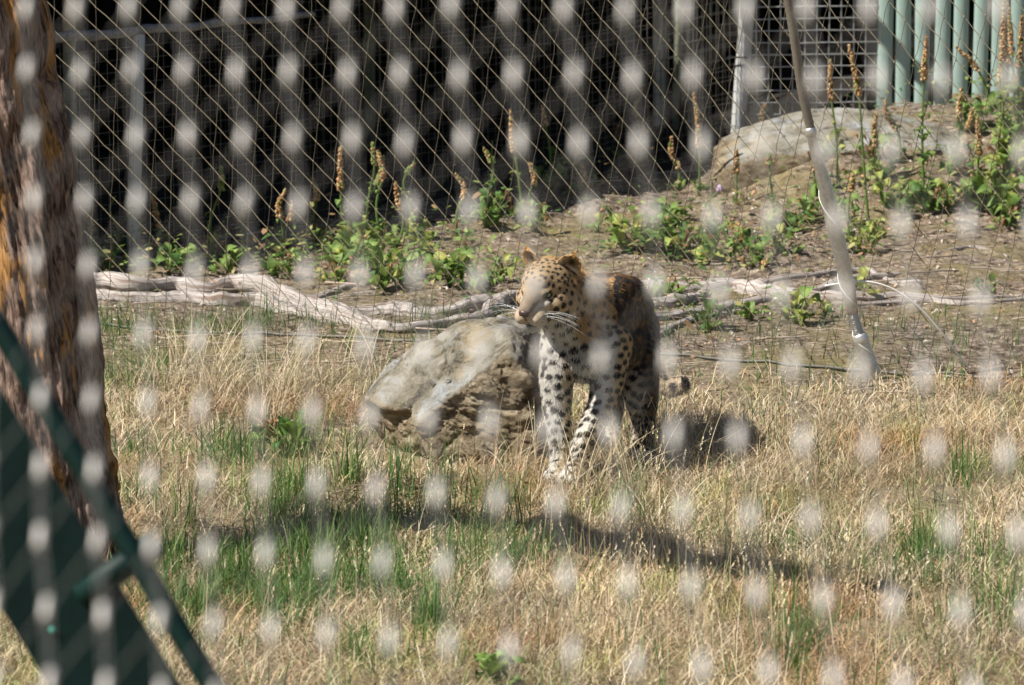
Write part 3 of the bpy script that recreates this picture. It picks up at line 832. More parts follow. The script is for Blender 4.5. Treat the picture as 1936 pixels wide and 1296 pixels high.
for s in range(6):
    LEAF['g'].append(leaf_mesh('leaf', 1, .24 + .04 * (s % 3), .7 + .3 * s, .25, (.13, .215, .045), (.24, .33, .085), seed=s))
    LEAF['d'].append(leaf_mesh('leaf', 1, .22 + .03 * (s % 3), .9 + .3 * s, .2, (.06, .13, .03), (.11, .20, .05), seed=20 + s))
    LEAF['y'].append(leaf_mesh('leaf', 1, .25, .8 + .35 * s, .3, (.27, .33, .07), (.42, .42, .12), seed=40 + s))
    LEAF['b'].append(leaf_mesh('leaf', 1, .20, 2.0 + .3 * s, .7, (.20, .105, .045), (.36, .22, .115), seed=60 + s, curl=1.0))

def leafobj(kind, par, loc, yaw, pitch, size, roll=0.0):
    o = obj('leaf', random.choice(LEAF[kind]), par)
    o.location = loc
    o.rotation_euler = (roll, -pitch, yaw); o.scale = (size, size * random.uniform(.85, 1.2), size)
    return o

gr_ = (1 + 5 ** .5) / 2
ICO = np.array([[-1, gr_, 0], [1, gr_, 0], [-1, -gr_, 0], [1, -gr_, 0], [0, -1, gr_], [0, 1, gr_], [0, -1, -gr_], [0, 1, -gr_], [gr_, 0, -1], [gr_, 0, 1], [-gr_, 0, -1], [-gr_, 0, 1.0]]) / 1.9
ICF = np.array([[0, 11, 5], [0, 5, 1], [0, 1, 7], [0, 7, 10], [0, 10, 11], [1, 5, 9], [5, 11, 4], [11, 10, 2], [10, 7, 6], [7, 1, 8], [3, 9, 4], [3, 4, 2], [3, 2, 6], [3, 6, 8], [3, 8, 9], [4, 9, 5], [2, 4, 11], [6, 2, 10], [8, 6, 7], [9, 8, 1]])
CAPS = [(.44, .25, .10), (.33, .17, .06), (.50, .30, .14), (.22, .11, .05), (.55, .38, .20)]
ico_v = []; 
def capsule_cloud(mb, C, r, col, axis=None):
    V = oct_ * np.array([r, r, r * 1.35]) * rng.uniform(.85, 1.35)
    a = rng.uniform(0, 6.28); ca, sa = math.cos(a), math.sin(a)
    V = V @ np.array([[ca, -sa, 0], [sa, ca, 0], [0, 0, 1.0]]) @ np.array([[1, 0, 0], [0, .9, -.43], [0, .43, .9]])
    mb.add(V + C, T=octF, C=np.array(col) * rng.uniform(.75, 1.2))

LS = 1.12
def plant(u, v, hp, label, lean=(0, 0), head=0.45, hcol=0, leaves=8, lsize=34, kinds='ggy', stem_leaf=3, droop=0, flower=None, dens=1.0, spread=1.0, cat='plant', branch=0, group=None, name='seeding_plant', headtop=None):
    kinds = kinds * 3 + 'b' + ('y' if len(kinds) % 2 else 'd')
    g = on_ground(u, v); s = ((g - CAMP) @ FWD) / KPX; lsize = lsize * LS; leaves = int(leaves * 1.7 + 1); stem_leaf = int(stem_leaf * 1.5)
    H = hp * s
    root = setp(empty(name, g), label, cat, group)
    top = np.array([lean[0] * s, lean[1], H])
    ctl = np.array([[0, 0, -0.02], top * [.25, .25, .4] + [rng.normal(0, .014), 0, 0], top * [.6, .6, .75] + [rng.normal(0, .018), 0, 0], top + [rng.normal(0, .012), 0, 0]])
    if hp > 60:
        c = spline(ctl, 26)
        if droop: 
            tt = np.linspace(0, 1, 26); c[:, 2] -= np.clip(tt - .55, 0, 1) ** 2 * droop * s * 3; c[:, 0] += np.clip(tt - .5, 0, 1) * droop * s * 1.2
        sc_ = (.16, .24, .06) if hcol < 3 else (.26, .2, .1)
        mb = MB(); mb.tube(c, np.linspace(.0066, .0034, 26), 6, C=sc_)
        mb.build('stem', M['leafv'], root, cols=True)
        def do_head(c, head, name='seed_head'):
            mb = MB(); L = 26; n = int(95 * head * hp / 90 * dens) + 10
            for k in range(n):
                t = 1 - head * (k / n) ** 0.9
                p = c[min(int(t * (L - 1)), L - 1)]; nx_ = c[min(int(t * (L - 1)) + 1, L - 1)]
                f = (t * (L - 1)) % 1; p = p * (1 - f) + nx_ * f
                a = rng.uniform(0, 6.28); rad = .0035 + .0085 * (k / n) ** .6
                col = CAPS[rng.integers(0, 5)] if rng.random() > .12 else (.22, .27, .07)
                if hcol == 2: col = (.17, .23, .06) if rng.random() < .7 else col
                capsule_cloud(mb, p + [rad * math.cos(a), rad * math.sin(a), rng.normal(0, .003)], .0050 + .0027 * (k / n), col)
            mb.build(name, M['seed'], root, cols=True)
        if head: do_head(c, head)
        for b in range(branch):
            t0 = int(rng.uniform(8, 15)); p0 = c[t0]; d_ = rng.choice([-1, 1]) * rng.uniform(.25, .5)
            tp_ = p0 + [d_ * H * .35, rng.normal(0, .03), H * .38]
            cb_ = spline(np.array([p0, p0 * .5 + tp_ * .5 + [d_ * .03, 0, -.01], tp_]), 26)
            mb = MB(); mb.tube(cb_, np.linspace(.003, .0015, 26), 5, C=sc_); mb.build('side_stem', M['leafv'], root, cols=True)
            do_head(cb_, .6)
        for k in range(stem_leaf):
            t0 = rng.uniform(.12, .62) * (1 - head * .3); p0 = c[int(t0 * 25)]
            leafobj(random.choice(kinds), root, p0, rng.uniform(0, 6.28), rng.uniform(-.5, .5), lsize * s * rng.uniform(.5, .9) * (1.1 - t0))
        if flower:
            mb = MB()
            for k in range(6):
                a = k * 1.047; th_ = np.linspace(0, 1, 5)
                P = np.array([c[-1] + [.012 * math.cos(a) * q ** .7, .012 * math.sin(a) * q ** .7, -.004 + .030 * (1 - q)] for q in th_])
                mb.tube(P, [.003, .0055, .0065, .0055, .003], 6, C=(.68, .50, .70))
            mb.build('flower', M['leafv'], root, cols=True)
    pet = MB() if leaves else None
    for k in range(leaves):
        a = k * 2.4 + rng.uniform(-.4, .4); rr_ = rng.uniform(0.0, .35) * lsize * s * spread
        hgt = rng.uniform(0.1, 1.0) * lsize * s * (1.9 if hp < 60 else 1.6)
        lp_ = np.array([rr_ * math.cos(a) * 1.8, rr_ * math.sin(a) * 1.8, hgt * .6])
        leafobj(random.choice(kinds), root, lp_, a + rng.normal(0, .5), rng.uniform(-.3, 1.0), lsize * s * rng.uniform(.45, 1.15), rng.normal(0, .35))
        if pet is not None: pet.tube(np.array([[0, 0, -.01], lp_ * [.35, .35, .6], lp_]), [.0026, .0022, .0016], 5, C=(.2, .27, .08))
    if pet is not None and pet.n: pet.build('leaf_stalks', M['leafv'], root, cols=True)
    return root

# tall stalks (u, v of the foot, height in px)
plant(168, 486, 80, 'short dried orange stalk nearest the tree trunk, by the low cage', hcol=0, leaves=4, lsize=26, kinds='gdb', head=.5)
plant(225, 480, 110, 'leafy green stalk without seeds left of the pale cage post', head=0, leaves=8, lsize=28, kinds='gdd', stem_leaf=9)
plant(296, 486, 116, 'thin stalk with a narrow orange seed spike right of the pale cage post', lean=(6, 0), head=.62, leaves=7, lsize=34, kinds='ggd')
plant(402, 486, 172, 'tall curling green stalk with few seeds in front of the low cage', lean=(22, 0), head=.35, hcol=2, leaves=5, lsize=34, kinds='gyb', stem_leaf=7)
plant(470, 470, 90, 'faded brown stalk behind the two bleached branches, left of the bushy one', lean=(4, 0), head=.5, leaves=5, lsize=26, kinds='yb')
plant(532, 490, 132, 'bushy seeding stalk with orange pods at the right end of the low cage', lean=(4, 0), head=.5, leaves=9, lsize=30, kinds='gdy', branch=1)
plant(644, 470, 192, 'tall reddish orange seed spike left of the pair in the middle', lean=(-8, 0), head=.5, leaves=8, lsize=36, kinds='ggd', dens=1.3)
plant(694, 470, 200, 'leafy stalk with green tip and brown clusters in front of the dark mesh', lean=(6, 0), head=.3, hcol=2, leaves=6, lsize=30, kinds='gdb', stem_leaf=12, branch=1)
plant(722, 462, 178, 'bunched tan seed head leaning on the leafy green stalk', lean=(-6, 0), head=.4, leaves=5, lsize=28, kinds='gb', stem_leaf=5, dens=1.5)
plant(786, 452, 145, 'stalk with large pale rounded leaves and a few brown pods', lean=(-8, 0), head=.2, hcol=2, leaves=6, lsize=36, kinds='gyy', stem_leaf=7)
plant(916, 432, 150, 'leafy green stalk with a yellow green tuft above the leopard nose', head=.25, hcol=2, leaves=8, lsize=36, kinds='ggd', stem_leaf=8)
plant(938, 400, 130, 'dark leafed stalk just right of the yellow tufted one', head=0, leaves=5, lsize=34, kinds='dg', stem_leaf=8)
plant(992, 420, 210, 'tall pale seed spike rising above the leopard head', lean=(-28, 0), head=.45, leaves=6, lsize=32, kinds='gyg', dens=1.2)
plant(1006, 420, 112, 'short tan seed spike beside the tall pale one above the leopard head', lean=(-6, 0), head=.45, leaves=4, lsize=28, kinds='gb')
plant(1036, 362, 160, 'thin faint stalk against the mesh, right of the tall pale spike', lean=(-10, 0), head=.3, leaves=7, lsize=34, kinds='gg', stem_leaf=4)
plant(1102, 372, 62, 'withered brown tuft at the foot of the dark mesh above the leopard ear', head=.7, leaves=6, lsize=24, kinds='bb', dens=1.6)
plant(1225, 330, 158, 'curving seed spike with yellow green tip in front of the fine mesh', lean=(-16, 0), head=.6, leaves=6, lsize=26, kinds='gdb', dens=1.2)
plant(1276, 372, 110, 'short orange green stalk right of the curving spike', lean=(-4, 0), head=.6, leaves=2, lsize=20, kinds='gb')
plant(1322, 372, 195, 'tall pale orange seed spike left of the grey corner post', lean=(-10, 0), head=.6, leaves=3, lsize=22, kinds='gy', dens=1.3)
plant(1348, 440, 78, 'slender stalk carrying one pale pink flower', lean=(4, 0), head=0, leaves=4, lsize=30, kinds='g', stem_leaf=3, flower=True)
plant(1440, 262, 64, 'small orange seed spike right at the foot of the corner post', head=.75, leaves=1, lsize=20, kinds='b', dens=1.3)
plant(1466, 440, 150, 'pale green stalk with narrow leaves left of the steel stay', lean=(-8, 0), head=.2, hcol=2, leaves=5, lsize=30, kinds='gy', stem_leaf=7)
plant(1584, 356, 240, 'tall pinkish seed spike in front of the square wire grid, left one of two', lean=(-18, 0), head=.4, leaves=4, lsize=24, kinds='gy', stem_leaf=4, dens=1.3)
plant(1645, 450, 365, 'very tall rust coloured spike crossing the square wire grid, right of the pinkish one', lean=(-38, 0), head=.34, leaves=7, lsize=30, kinds='gyy', stem_leaf=6, dens=.9)
plant(1612, 345, 60, 'crumbling brown seed cluster right of the steel stay', head=.8, leaves=2, lsize=20, kinds='b', dens=2.5)
plant(1700, 300, 110, 'drooping orange seed spike left of the tallest dark one', lean=(-26, 0), head=.6, leaves=3, lsize=24, kinds='g')
plant(1748, 405, 335, 'stout plant with dense dark orange spike and broad leaves at the green slats', lean=(-6, 0), head=.32, leaves=16, lsize=46, kinds='gggd', stem_leaf=16, dens=1.7)
plant(1870, 215, 125, 'dried spike tilted sharply to the left across the green slats', lean=(-62, 0), head=.45, leaves=8, lsize=26, kinds='ddb', stem_leaf=3, dens=1.2)
plant(1898, 410, 408, 'tallest pinkish seed spike by the right edge with broad hanging leaves', lean=(-8, 0), head=.38, leaves=12, lsize=54, kinds='gggy', stem_leaf=26, dens=1.2)
plant(1870, 400, 300, 'twisted dying stalk with long yellow green leaves near the right edge', lean=(20, 0), head=.25, leaves=10, lsize=52, kinds='yyg', stem_leaf=18)
plant(1925, 270, 240, 'brown tangled seed stalk cut by the right edge of the view', lean=(6, 0), head=.5, leaves=8, lsize=42, kinds='gdb', branch=2, stem_leaf=20)
plant(1612, 480, 150, 'thin drying stalk with yellow leaves just right of the steel stay', lean=(-6, 0), head=.3, leaves=7, lsize=26, kinds='yyg', stem_leaf=8)
plant(1668, 345, 130, 'crooked rusty seed spike on the bank left of the stout plant', lean=(-20, 0), head=.55, leaves=4, lsize=26, kinds='gyb', dens=1.3)
plant(1806, 318, 150, 'pale tan seed spike in front of the green slats right of the stout plant', lean=(10, 0), head=.5, leaves=6, lsize=32, kinds='gdy', dens=1.2, branch=1)
plant(1918, 196, 190, 'brown seed spike against the green slats at the very right edge', lean=(-10, 0), head=.6, leaves=5, lsize=30, kinds='gdb', dens=1.1)
plant(1842, 392, 170, 'short rust red spike among the broad leaves near the right edge', lean=(8, 0), head=.5, leaves=6, lsize=34, kinds='gyd', dens=1.2)
plant(1545, 372, 100, 'small rusty spike just left of the steel stay sleeves', lean=(-6, 0), head=.6, leaves=4, lsize=24, kinds='gb')
plant(862, 448, 118, 'thin brown spike on the moss left of the tall pale spike', lean=(6, 0), head=.5, leaves=4, lsize=26, kinds='gbd')
plant(596, 458, 120, 'dry spike standing left of the tall reddish orange one', lean=(-4, 0), head=.45, leaves=5, lsize=28, kinds='gb', stem_leaf=5)
plant(745, 476, 128, 'short dry spike right of the bunched tan seed head', lean=(10, 0), head=.5, leaves=5, lsize=28, kinds='gyb')
plant(1170, 322, 96, 'small dry spike in front of the mesh left of the curving one', lean=(6, 0), head=.5, leaves=4, lsize=24, kinds='gb')
plant(1392, 392, 110, 'thin seed spike behind the lying orange one', lean=(-6, 0), head=.5, leaves=3, lsize=24, kinds='gb')

# low leafy clumps
low = [(205, 512, 30, 7, 'dgg', 'small dark leafy clump against the tree trunk above the log'),
 (318, 518, 44, 5, 'dg', 'broad upright single rosette behind the left end of the log'),
 (352, 512, 26, 6, 'g', 'small leafy clump right of the upright rosette behind the log'),
 (432, 516, 34, 8, 'gg', 'bright low clump behind the log under the curling stalk'),
 (520, 522, 34, 10, 'gdg', 'dense leafy clump behind the bend of the log'),
 (560, 505, 28, 6, 'gy', 'small yellowish clump right of the dense one behind the log'),
 (640, 535, 34, 9, 'gdg', 'leafy clump touching the forked twig of the log'),
 (672, 505, 36, 9, 'ggd', 'bright clump below the reddish orange spike'),
 (722, 548, 40, 13, 'gdg', 'big dark green clump behind the middle of the log'),
 (765, 530, 36, 9, 'gg', 'bright leafy clump behind the knobbed branch'),
 (850, 545, 42, 12, 'gdgy', 'large round leafed clump left of the leopard head'),
 (905, 556, 36, 9, 'gd', 'dark leafy clump on the grooved branch near the leopard nose'),
 (948, 535, 32, 8, 'ggy', 'bright clump directly beside the leopard face'),
 (935, 420, 34, 7, 'gd', 'leafy clump on mossy soil below the yellow tufted stalk'),
 (1070, 330, 34, 7, 'gd', 'shaded leafy clump against the mesh above the leopard ear'),
 (1185, 478, 42, 12, 'ggy', 'yellow green clump right above the leopard back'),
 (1232, 468, 44, 14, 'gdg', 'dense clump right of the leopard back, left of the darkest one'),
 (1290, 490, 44, 15, 'gdd', 'darkest dense clump between the leopard and the lying seed spike'),
 (1262, 430, 34, 9, 'gg', 'upright leafy clump behind the dense ones right of the leopard'),
 (1345, 500, 38, 10, 'gdy', 'leafy clump left of the lying orange seed spike'),
 (1392, 478, 34, 8, 'dg', 'dark clump behind the lying orange seed spike'),
 (1420, 508, 38, 7, 'gd', 'round leafed clump at the tip of the lying seed spike'),
 (1470, 480, 34, 8, 'ggy', 'pale leafy clump at the foot of the narrow leafed stalk'),
 (1500, 440, 32, 9, 'gd', 'leafy clump left of the steel stay, above the branches'),
 (1640, 480, 36, 8, 'yyg', 'yellow withering clump right behind the steel stay'),
 (1265, 575, 36, 7, 'dg', 'clump growing between the broken branches right of the leopard'),
 (1340, 626, 36, 7, 'gd', 'dark clump under the thin curved branch'),
 (1505, 614, 40, 11, 'ggy', 'isolated bright leafy rosette on bare soil left of the stay foot'),
 (1420, 606, 24, 6, 'g', 'tiny green rosette on bare soil left of the bright one'),
 (1625, 565, 28, 5, 'gy', 'small clump peeping out behind the steel stay below the branches'),
 (1560, 600, 20, 4, 'd', 'little dark weed between the bright rosette and the stay'),
 (545, 862, 46, 8, 'dg', 'broad dark leaves in dry grass left of the boulder'),
 (505, 836, 30, 6, 'dg', 'small leafy weed in dry grass, left of the broad dark leaves'),
 (1810, 330, 34, 8, 'gd', 'leafy clump on the bank below the green slats'),
 (1690, 395, 38, 8, 'ggy', 'round leafed clump at the left foot of the stout plant'),
 (1790, 400, 36, 7, 'gy', 'hanging leafed clump at the right foot of the stout plant'),
 (1860, 560, 24, 5, 'gd', 'small weed beside the branches at the right edge'),
 (930, 1300, 44, 9, 'gg', 'bright broad leafed weed at the bottom edge in the middle'),
 (250, 1270, 34, 7, 'g', 'green leafy weed at the bottom edge between the frame rails')]
low += [(1560, 300, 30, 6, 'gy', 'yellowish weed on the mound crest below the square grid'),
 (1650, 300, 34, 8, 'gb', 'weed with brown leaves under the hollow of the mound'),
 (1835, 250, 40, 11, 'gdd', 'dark leafy weed at the foot of the green slats, right part'),
 (1920, 330, 44, 12, 'gyy', 'big pale leafed weed cut by the right edge of the view'),
 (1600, 420, 30, 8, 'gg', 'slim leafy weed just right of the stay, upper one'),
 (1530, 420, 34, 9, 'gg', 'pale green weed just left of the stay sleeves'),
 (1660, 345, 32, 7, 'yg', 'yellow green weed left of the stout plant, higher up the bank'),
 (1905, 430, 36, 9, 'ybg', 'dying yellow weed below the tallest right hand plant'),
 (1130, 440, 22, 5, 'g', 'tiny weed on mossy soil above the leopard back'),
 (600, 470, 28, 7, 'gyb', 'mixed green and brown weed left of the reddish spike'),
 (690, 490, 40, 12, 'gyg', 'light green spreading weed below the leafy tall stalk'),
 (800, 480, 30, 8, 'gy', 'light weed at the foot of the pale leafed stalk'),
 (880, 470, 24, 6, 'gb', 'small weed on moss left of the tall pale spike'),
 (1010, 440, 26, 6, 'gy', 'yellow tinted weed right above the leopard head')]
for u, v, ls, n_, kd, lab in low:
    plant(u, v, 10, lab, head=0, leaves=n_ + 3, lsize=ls, kinds=kd, stem_leaf=0, spread=1.3, name='leafy_plant')
# lying spike
p = on_ground(1448, 520); q = on_ground(1375, 436); mb = MB()
for k in range(90):
    t = (k / 90) ** 1.1; c = p * (1 - t) + q * t; c[2] = gz(c[0], c[1]) + .035
    capsule_cloud(mb, c + rng.normal(0, .010 * (1 - .5 * t), 3), .007, CAPS[rng.integers(0, 5)])
r0 = setp(empty('fallen_spike', p), 'orange seed spike lying on the ground among green leaves, right of the leopard', 'seed spike')
o = mb.build('seed_head', M['seed'], r0, cols=True); o.location = -p
P = np.array([p * (1 - t) + q * t for t in np.linspace(0, 1.5, 8)]); P[:, 2] = [gz(a, b) + .04 for a, b in P[:, :2]]
MB().tube(P - p, .004, 6, C=(.3, .3, .1)).build('stem', M['leafv'], r0, cols=True)

# ------------------------------------------------------------------ grass
def zone(u, v, L):
    s = np.zeros_like(u)
    for cu, cv_, su, sv, w_ in L: s = s + w_ * np.exp(-((u - cu) / su) ** 2 - ((v - cv_) / sv) ** 2)
    return s
GREEN = [(640, 1080, 170, 75, 1.3), (330, 1150, 90, 70, .9), (560, 965, 60, 50, 1), (700, 935, 60, 30, 1.0), (860, 960, 90, 25, .7), (1450, 1010, 110, 40, .7), (1600, 1040, 60, 30, .6), (1740, 1060, 60, 50, .7), (1860, 1130, 90, 60, .7), (250, 900, 60, 60, .6), (250, 700, 60, 50, .35), (560, 850, 50, 25, .4), (800, 1190, 50, 30, .7), (1180, 960, 60, 40, .3), (1520, 1220, 60, 50, .5), (450, 1150, 100, 60, .8), (1820, 910, 30, 25, .6), (300, 620, 260, 16, .35), (1000, 1060, 60, 30, .4), (1900, 1250, 100, 60, .6), (700, 1240, 60, 40, .4), (450, 860, 60, 40, .4)]
def sample(n, x0, x1, y0, y1):
    x = rng.uniform(x0, x1, n); y = rng.uniform(y0, y1, n); z = ground_h(x, y)
    P = np.c_[x, y, z]; uv = pix(P)
    return P, uv[:, 0], uv[:, 1]
def blades(P, h, w_, lean, az, cols, seg=4, curve=1.6, tipcol=None):
    n = len(P); t = np.linspace(0, 1, seg + 1)
    d = np.c_[np.cos(az), np.sin(az), np.zeros(n)]
    L = h[:, None] * t[None]
    # arc: angle from vertical grows with t
    ang = lean[:, None] * (0.25 + 0.75 * t[None] ** 1.0) * curve / 1.6
    st = h[:, None] / seg
    dx = np.concatenate([np.zeros((n, 1)), np.cumsum(np.sin(ang[:, 1:]) * st, 1)], 1)
    dz = np.concatenate([np.zeros((n, 1)), np.cumsum(np.cos(ang[:, 1:]) * st, 1)], 1)
    dz = np.maximum(dz, 0.004 + 0.01 * t[None])
    C = P[:, None] + d[:, None] * dx[..., None] + np.array([0, 0, 1.0]) * dz[..., None]
    fa_ = az + np.pi / 2 + rng.normal(0, .6, n)
    sd_ = np.c_[np.cos(fa_), np.sin(fa_), np.zeros(n)]
    wt = w_[:, None] * (1 - t[None] ** 1.6 * 0.85)
    Lf = C - sd_[:, None] * wt[..., None] / 2; Rt = C + sd_[:, None] * wt[..., None] / 2
    V = np.stack([Lf, Rt], 2).reshape(n, -1, 3)
    m = 2 * (seg + 1)
    q = np.array([[2 * i, 2 * i + 1, 2 * i + 3, 2 * i + 2] for i in range(seg)])
    Q = (np.arange(n)[:, None, None] * m + q[None]).reshape(-1, 4)
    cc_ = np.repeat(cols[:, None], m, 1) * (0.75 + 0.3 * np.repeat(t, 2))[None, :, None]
    return V.reshape(-1, 3), Q, cc_.reshape(-1, 3)
STRAW = 1.16 * np.array([(.50, .39, .24), (.58, .47, .31), (.40, .29, .165), (.64, .55, .40), (.33, .22, .12), (.47, .34, .19), (.54, .45, .27)])
GRN = np.array([(.085, .18, .04), (.13, .235, .055), (.19, .29, .08), (.055, .13, .03), (.26, .31, .12)])
def pick(pal, n, j=.14):
    return pal[rng.integers(0, len(pal), n)] * rng.uniform(1 - j, 1 + j, (n, 1)) * rng.uniform(.96, 1.04, (n, 3))
def patchcol(P):
    n = len(P); c = pick(STRAW, n)
    a = np.clip((vn(P[:, 0] * 3.1, P[:, 1] * 2.0, 71) + .5 * vn(P[:, 0] * 9, P[:, 1] * 6, 72)) * 2.6, -1, 1)
    c = c * (1 + .22 * a)[:, None]
    b = np.clip((vn(P[:, 0] * 2.3 + 9, P[:, 1] * 1.7, 73)) * 3, 0, 1)[:, None]
    c = c * (1 - b) + c * np.array([.86, .70, .58]) * b
    g = np.clip((vn(P[:, 0] * 4.3 + 9, P[:, 1] * 3.1, 74) - .12) * 5, 0, 1) * (rng.random(n) < .6)
    return c * (1 - g[:, None]) + c * np.array([.70, .86, .55]) * g[:, None]
class Acc:
    def __init__(s): s.V = []; s.Q = []; s.C = []; s.n = 0
    def add(s, V, Q, C): s.V.append(V); s.Q.append(Q + s.n); s.C.append(C); s.n += len(V)
    def build(s, name, label, cat, mat):
        o = obj(name, mesh_np(name, np.vstack(s.V), np.vstack(s.Q), mat, np.vstack(s.C)))
        return setp(o, label, cat, kind='stuff')
def clump(P):
    return .55 + 1.1 * sst(vn(P[:, 0] * 7, P[:, 1] * 5, 77) + .5)
def ok_mask(P, u, v):
    rockm = ((P[:, 0] - Cc[0]) / .27) ** 2 + ((P[:, 1] - Y0R) / .22) ** 2 > 1
    tr = np.hypot(P[:, 0] - tb[0], P[:, 1] - tb[1]) > .22
    return rockm & tr & (u > -120) & (u < 2060)
straw = Acc(); green = Acc()
# density of the straw cover by place
def straw_w(P, u, v):
    d = sst((2.25 - P[:, 1]) / 0.9)
    yc = np.interp(P[:, 0], [-1.3, -0.9, -0.5, -0.2, 0.1, 0.4, 0.7, 1.0, 1.25], [-1.25, -0.9, -0.42, -0.42, -0.8, -1.25, -1.6, -1.95, -2.25]); d = d * (1 - .7 * np.exp(-((P[:, 1] - yc) / .11) ** 2))  # straw thinned along the shadow strip to darken it
    d = d * (0.25 + 0.75 * sst((vn(P[:, 0] * 2.2, P[:, 1] * 2.2, 31) + .42) * 2.2))
    d = d * (1 - 0.75 * np.exp(-((u - 1450) / 230) ** 2 - ((v - 745) / 55) ** 2))
    d = d * (1 - 0.6 * np.exp(-((u - 760) / 210) ** 2 - ((v - 880) / 22) ** 2)) * (1 - .55 * np.clip(zone(u, v, GREEN), 0, 1))
    return d
# lying straw
P, u, v = sample(210000, -2.5, 2.5, -4.2, 3.0)
k = (rng.random(len(P)) < straw_w(P, u, v) * .80) & ok_mask(P, u, v)
P = P[k]; n = len(P)
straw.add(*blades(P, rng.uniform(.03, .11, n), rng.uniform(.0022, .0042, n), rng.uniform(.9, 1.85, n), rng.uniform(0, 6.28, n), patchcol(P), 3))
# standing straw
P, u, v = sample(60000, -2.5, 2.5, -4.2, 2.6)
wt = straw_w(P, u, v) * (.12 + .75 * zone(u, v, [(1450, 1230, 500, 110, .9), (1150, 1020, 160, 70, .5), (1300, 860, 160, 50, .55), (1100, 905, 120, 25, .6), (450, 700, 220, 50, .45), (1750, 860, 250, 80, .35), (300, 800, 80, 80, .35), (1000, 1230, 300, 60, .4)]))
k = (rng.random(len(P)) < wt) & ok_mask(P, u, v); P = P[k]; n = len(P)
straw.add(*blades(P, rng.uniform(.025, .08, n) * clump(P) * (1 + 1.1 * (rng.random(n) < .15)), rng.uniform(.002, .0036, n), np.abs(rng.normal(.55, .45, n)), rng.uniform(0, 6.28, n), patchcol(P), 4))
# tussock arcs at left
for cu, cv_, cnt in [(420, 745, 150), (300, 730, 90), (540, 745, 130), (600, 735, 80), (375, 700, 60), (690, 720, 60), (500, 800, 90), (980, 900, 60), (1290, 880, 80), (1400, 1060, 120), (1230, 1060, 80), (1560, 1090, 100), (1085, 930, 70), (1180, 915, 60)]:
    g = on_ground(cu, cv_); n = cnt; P = np.c_[rng.normal(g[0], .06, n), rng.normal(g[1], .09, n), np.zeros(n)]; P[:, 2] = ground_h(P[:, 0], P[:, 1])
    straw.add(*blades(P, rng.uniform(.14, .34, n), rng.uniform(.0022, .0035, n), rng.uniform(.3, 2.0, n), rng.uniform(0, 6.28, n), pick(STRAW[[0, 1, 3, 6]], n), 8))
# green blades
P, u, v = sample(260000, -2.5, 2.5, -4.2, 4.0)
yc = np.interp(P[:, 0], [-1.3, -0.9, -0.5, -0.2, 0.1, 0.4, 0.7, 1.0, 1.25], [-1.25, -0.9, -0.42, -0.42, -0.8, -1.25, -1.6, -1.95, -2.25])  # green blades thinned along the same strip to keep its shadow dark
wt = (1 - .75 * np.exp(-((P[:, 1] - yc) / .15) ** 2)) * zone(u, v, GREEN) * 1.0 * sst((vn(P[:, 0] * 6, P[:, 1] * 4, 35) + .45) * 1.6) + .03 * (v > 600)
k = (rng.random(len(P)) < wt) & ok_mask(P, u, v); P = P[k]; n = len(P)
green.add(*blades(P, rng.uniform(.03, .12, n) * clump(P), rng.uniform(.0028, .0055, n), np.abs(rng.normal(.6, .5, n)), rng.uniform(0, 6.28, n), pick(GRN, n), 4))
for cu, cv_, cnt in [(525, 1005, 40), (735, 1000, 40), (600, 1120, 60), (690, 1050, 60), (430, 1120, 50), (550, 930, 40), (660, 915, 50), (760, 925, 50), (840, 930, 40), (960, 1010, 30), (1480, 1170, 12), (350, 990, 30), (810, 1195, 40), (1815, 915, 30), (1740, 1050, 40), (330, 1090, 40), (1500, 1270, 30)]:
    g = on_ground(cu, cv_); n = cnt; P = np.c_[rng.normal(g[0], .03, n), rng.normal(g[1], .05, n), np.zeros(n)]; P[:, 2] = ground_h(P[:, 0], P[:, 1])
    green.add(*blades(P, rng.uniform(.08, .22, n), rng.uniform(.003, .0055, n), np.abs(rng.normal(.35, .3, n)), rng.uniform(0, 6.28, n), pick(GRN, n), 6))
straw.build('dry_grass', 'matted pale straw grass covering the foreground', 'grass', M['straw'])
green.build('green_grass', 'green grass patches growing through the straw', 'grass', M['leafv'])
# seeding grass stems: stem plus narrow ear
ears = Acc(); 
def ear_stems(P, h, lean, az):
    n = len(P); cols = pick(STRAW[[0, 1, 3, 6]], n)
    V, Q, C = blades(P, h, np.full(n, .0024), lean, az, cols, 6)
    ears.add(V, Q, C)
    m = 14; Vr = V.reshape(n, m, 3); tip = (Vr[:, -1] + Vr[:, -2]) / 2; pre = (Vr[:, -3] + Vr[:, -4]) / 2
    d = tip - pre; d /= np.linalg.norm(d, axis=1)[:, None] + 1e-9
    for k in range(7):
        a = rng.uniform(0, 6.28, n); s_ = np.c_[np.cos(a), np.sin(a), rng.uniform(-.2, .2, n)]
        b = tip + d * (k * .0065); L_ = .013 * (1 - k * .06); e_ = b + d * L_ + s_ * .0045
        sd_ = np.cross(d, s_) * .0026
        V2 = np.stack([b - sd_ * .4, b + s_ * .002 + sd_, e_, b + s_ * .003 - sd_], 1).reshape(-1, 3)
        ears.add(V2, np.arange(4 * n).reshape(n, 4), np.repeat(cols * 1.02, 4, 0))
P, u, v = sample(9000, -2.4, 2.4, -4.0, 1.8)
wt = zone(u, v, [(1450, 1200, 420, 120, .5), (1230, 1040, 160, 60, .35), (1100, 930, 160, 40, .35), (1500, 880, 300, 60, .12), (1250, 850, 60, 40, .3), (650, 1200, 250, 90, .09), (300, 760, 100, 100, .06), (450, 690, 200, 30, .08), (1600, 1000, 300, 60, .12)])
k = (rng.random(len(P)) < wt) & ok_mask(P, u, v); P = P[k]; n = len(P)
ear_stems(P, rng.uniform(.10, .26, n), np.abs(rng.normal(.3, .25, n)), rng.uniform(0, 6.28, n))
